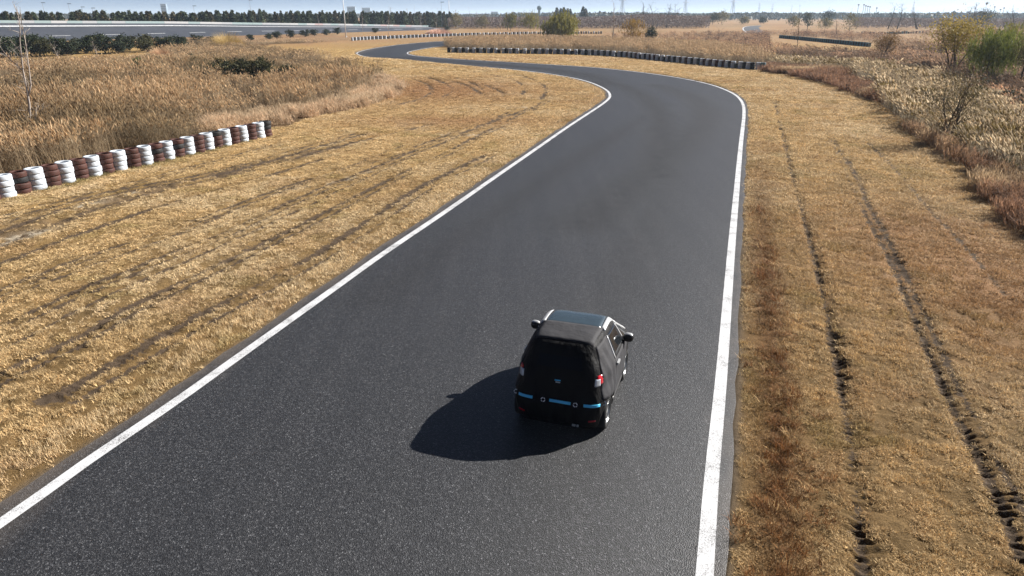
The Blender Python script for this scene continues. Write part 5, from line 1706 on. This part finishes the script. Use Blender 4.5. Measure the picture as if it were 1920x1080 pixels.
def pylon(label, x, H, Y, arms=3, group='power pylons on the right horizon'):
    t = thing('power_pylon', label, 'pylon', (at_dist(x, HOR, Y).x, Y, 0), .4, 1, group)
    w0 = H * .085; th = H * .0055
    legs = MB()
    for sx in (-1, 1):
        for sy in (-1, 1):
            legs.tube([(sx * w0, sy * w0, 0), (sx * w0 * .32, sy * w0 * .32, H * .6), (0, 0, H)], [th, th * .8, th * .5], 4)
    legs.build('legs', M_STEEL, t)
    br = MB()
    n = 9
    for k in range(n):
        z0, z1 = H * .62 * k / n, H * .62 * (k + 1) / n
        a0, a1 = w0 * (1 - .68 * z0 / (H * .6)), w0 * (1 - .68 * z1 / (H * .6))
        for sy in (-1, 1):
            br.tube([(-a0, sy * a0, z0), (a1, sy * a1, z1)], th * .5, 4); br.tube([(a0, sy * a0, z0), (-a1, sy * a1, z1)], th * .5, 4)
    br.build('bracing', M_STEEL, t)
    for k in range(arms):
        z = H * (.64 + .12 * k)
        w = H * (.15 - .02 * k)
        MB().tube([(-w, 0, z), (0, 0, z + H * .025), (w, 0, z)], th * .8, 4).tube([(-w, 0, z), (0, 0, z - H * .02), (w, 0, z)], th * .6, 4).build('cross_arm', M_STEEL, t)
for k, (x, y, Y) in enumerate([(1166, -20, 900), (1284, -14, 900), (1373, -16, 950), (1422, 3, 1100), (1447, 5, 1150), (1483, 9, 1300), (1553, 12, 1300), (1596, 14, 1500), (1710, 0, 1000), (1768, 14, 1400)]):
    pylon(f'steel lattice pylon on the right horizon, {nth(k + 1)} from the left', x, at_dist(x, y, Y).z, Y)

def water_tower():
    Y = 900
    b = at_dist(1011, HOR, Y)
    H = at_dist(1011, 10, Y).z
    t = thing('water_tower', 'blue-grey water tower on the horizon above the broad willow', 'tower', (b.x, Y, 0))
    m = plain('tower_paint', (0.10, 0.17, 0.20), .6, .3)
    MB().lathe([(1.9, 0), (1.5, H * .55), (1.5, H * .72), (0, H * .72)], 14).build('shaft', m, t, True)
    MB().lathe([(1.5, H * .66), (2.8, H * .74), (2.8, H * .88), (1.8, H * .95), (0, H * .97)], 14).build('tank', m, t, True)
    MB().tube([(0, 0, H * .95), (0, 0, H * 1.05)], [.25, .1], 6).build('mast', m, t)
water_tower()
def building(label, x, y, wpx, Y, floors=5):
    b = at_dist(x, HOR, Y); H = at_dist(x, y, Y).z; W = wpx * mpp(Y)
    t = thing('far_building', label, 'building', (b.x, Y, 0))
    MB().box((0, 0, H / 2), (W, W * .6, H)).build('wall', plain('pale_blue_wall', (0.22, 0.30, 0.38), .6, .3), t)
    MB().box((0, 0, H + .4), (W * 1.02, W * .62, .8)).build('roof', plain('grey_roof', (0.2, 0.22, 0.25)), t)
    g = plain('dark_pane', (0.05, 0.08, 0.12), .2, .5)
    for k in range(floors):
        MB().box((0, -W * .3 - .06, H * (.30 + .65 * k / floors)), (W * .9, .14, H * .06)).build('window_band', g, t)
building('blue-grey tower block above the left conifers', 310, 8, 10, 1700)
building('blue-grey block right of the tall white lamp post', 660, 13, 15, 1900)
building('paler blue-grey block, second right of the tall white lamp post', 688, 15, 15, 2300)
building('low hazy block on the horizon left of the willows', 927, 22.5, 13, 1900)
# nest pole above the round tree
b = gpt(1840, 54)
t = thing('nest_pole', 'dark pole with a nest-like head rising from the round tree', 'pole', (b.x + .3, b.y + 1.5, 0))
Hn = at_dist(1843, 6, b.y).z
MB().tube([(0, 0, 0), (.2, 0, Hn * .7), (.5, 0, Hn)], [.14, .1, .08], 6).build('pole', M_BARK, t)
rr_ = random.Random(3); mbn = MB()
for k in range(120): leaf(mbn, (.5 + rr_.gauss(0, .3), rr_.gauss(0, .3), Hn + rr_.gauss(0, .25)), .35, rr_)
mbn.build('nest', F_BROWN, t, False, 'part')
# ------------------------------------------------------------------ haze
def haze():
    mb = MB().box((0, 1500, 22), (19000, 19000, 50))
    t = bpy.data.materials.new('haze_air'); t.use_nodes = True
    nt = t.node_tree; nt.nodes.clear()
    o = nt.nodes.new('ShaderNodeOutputMaterial'); v = nt.nodes.new('ShaderNodeVolumePrincipled')
    v.inputs['Color'].default_value = (0.62, 0.80, 1.0, 1); v.inputs['Density'].default_value = HAZE; v.inputs['Anisotropy'].default_value = 0.2
    nt.links.new(v.outputs[0], o.inputs['Volume'])
    t.cycles.homogeneous_volume = True
    h = mb.build('haze', t)
    tag(h, 'thin pale blue haze over the whole flat land', kind='stuff')
HAZE = 0.0002
haze()
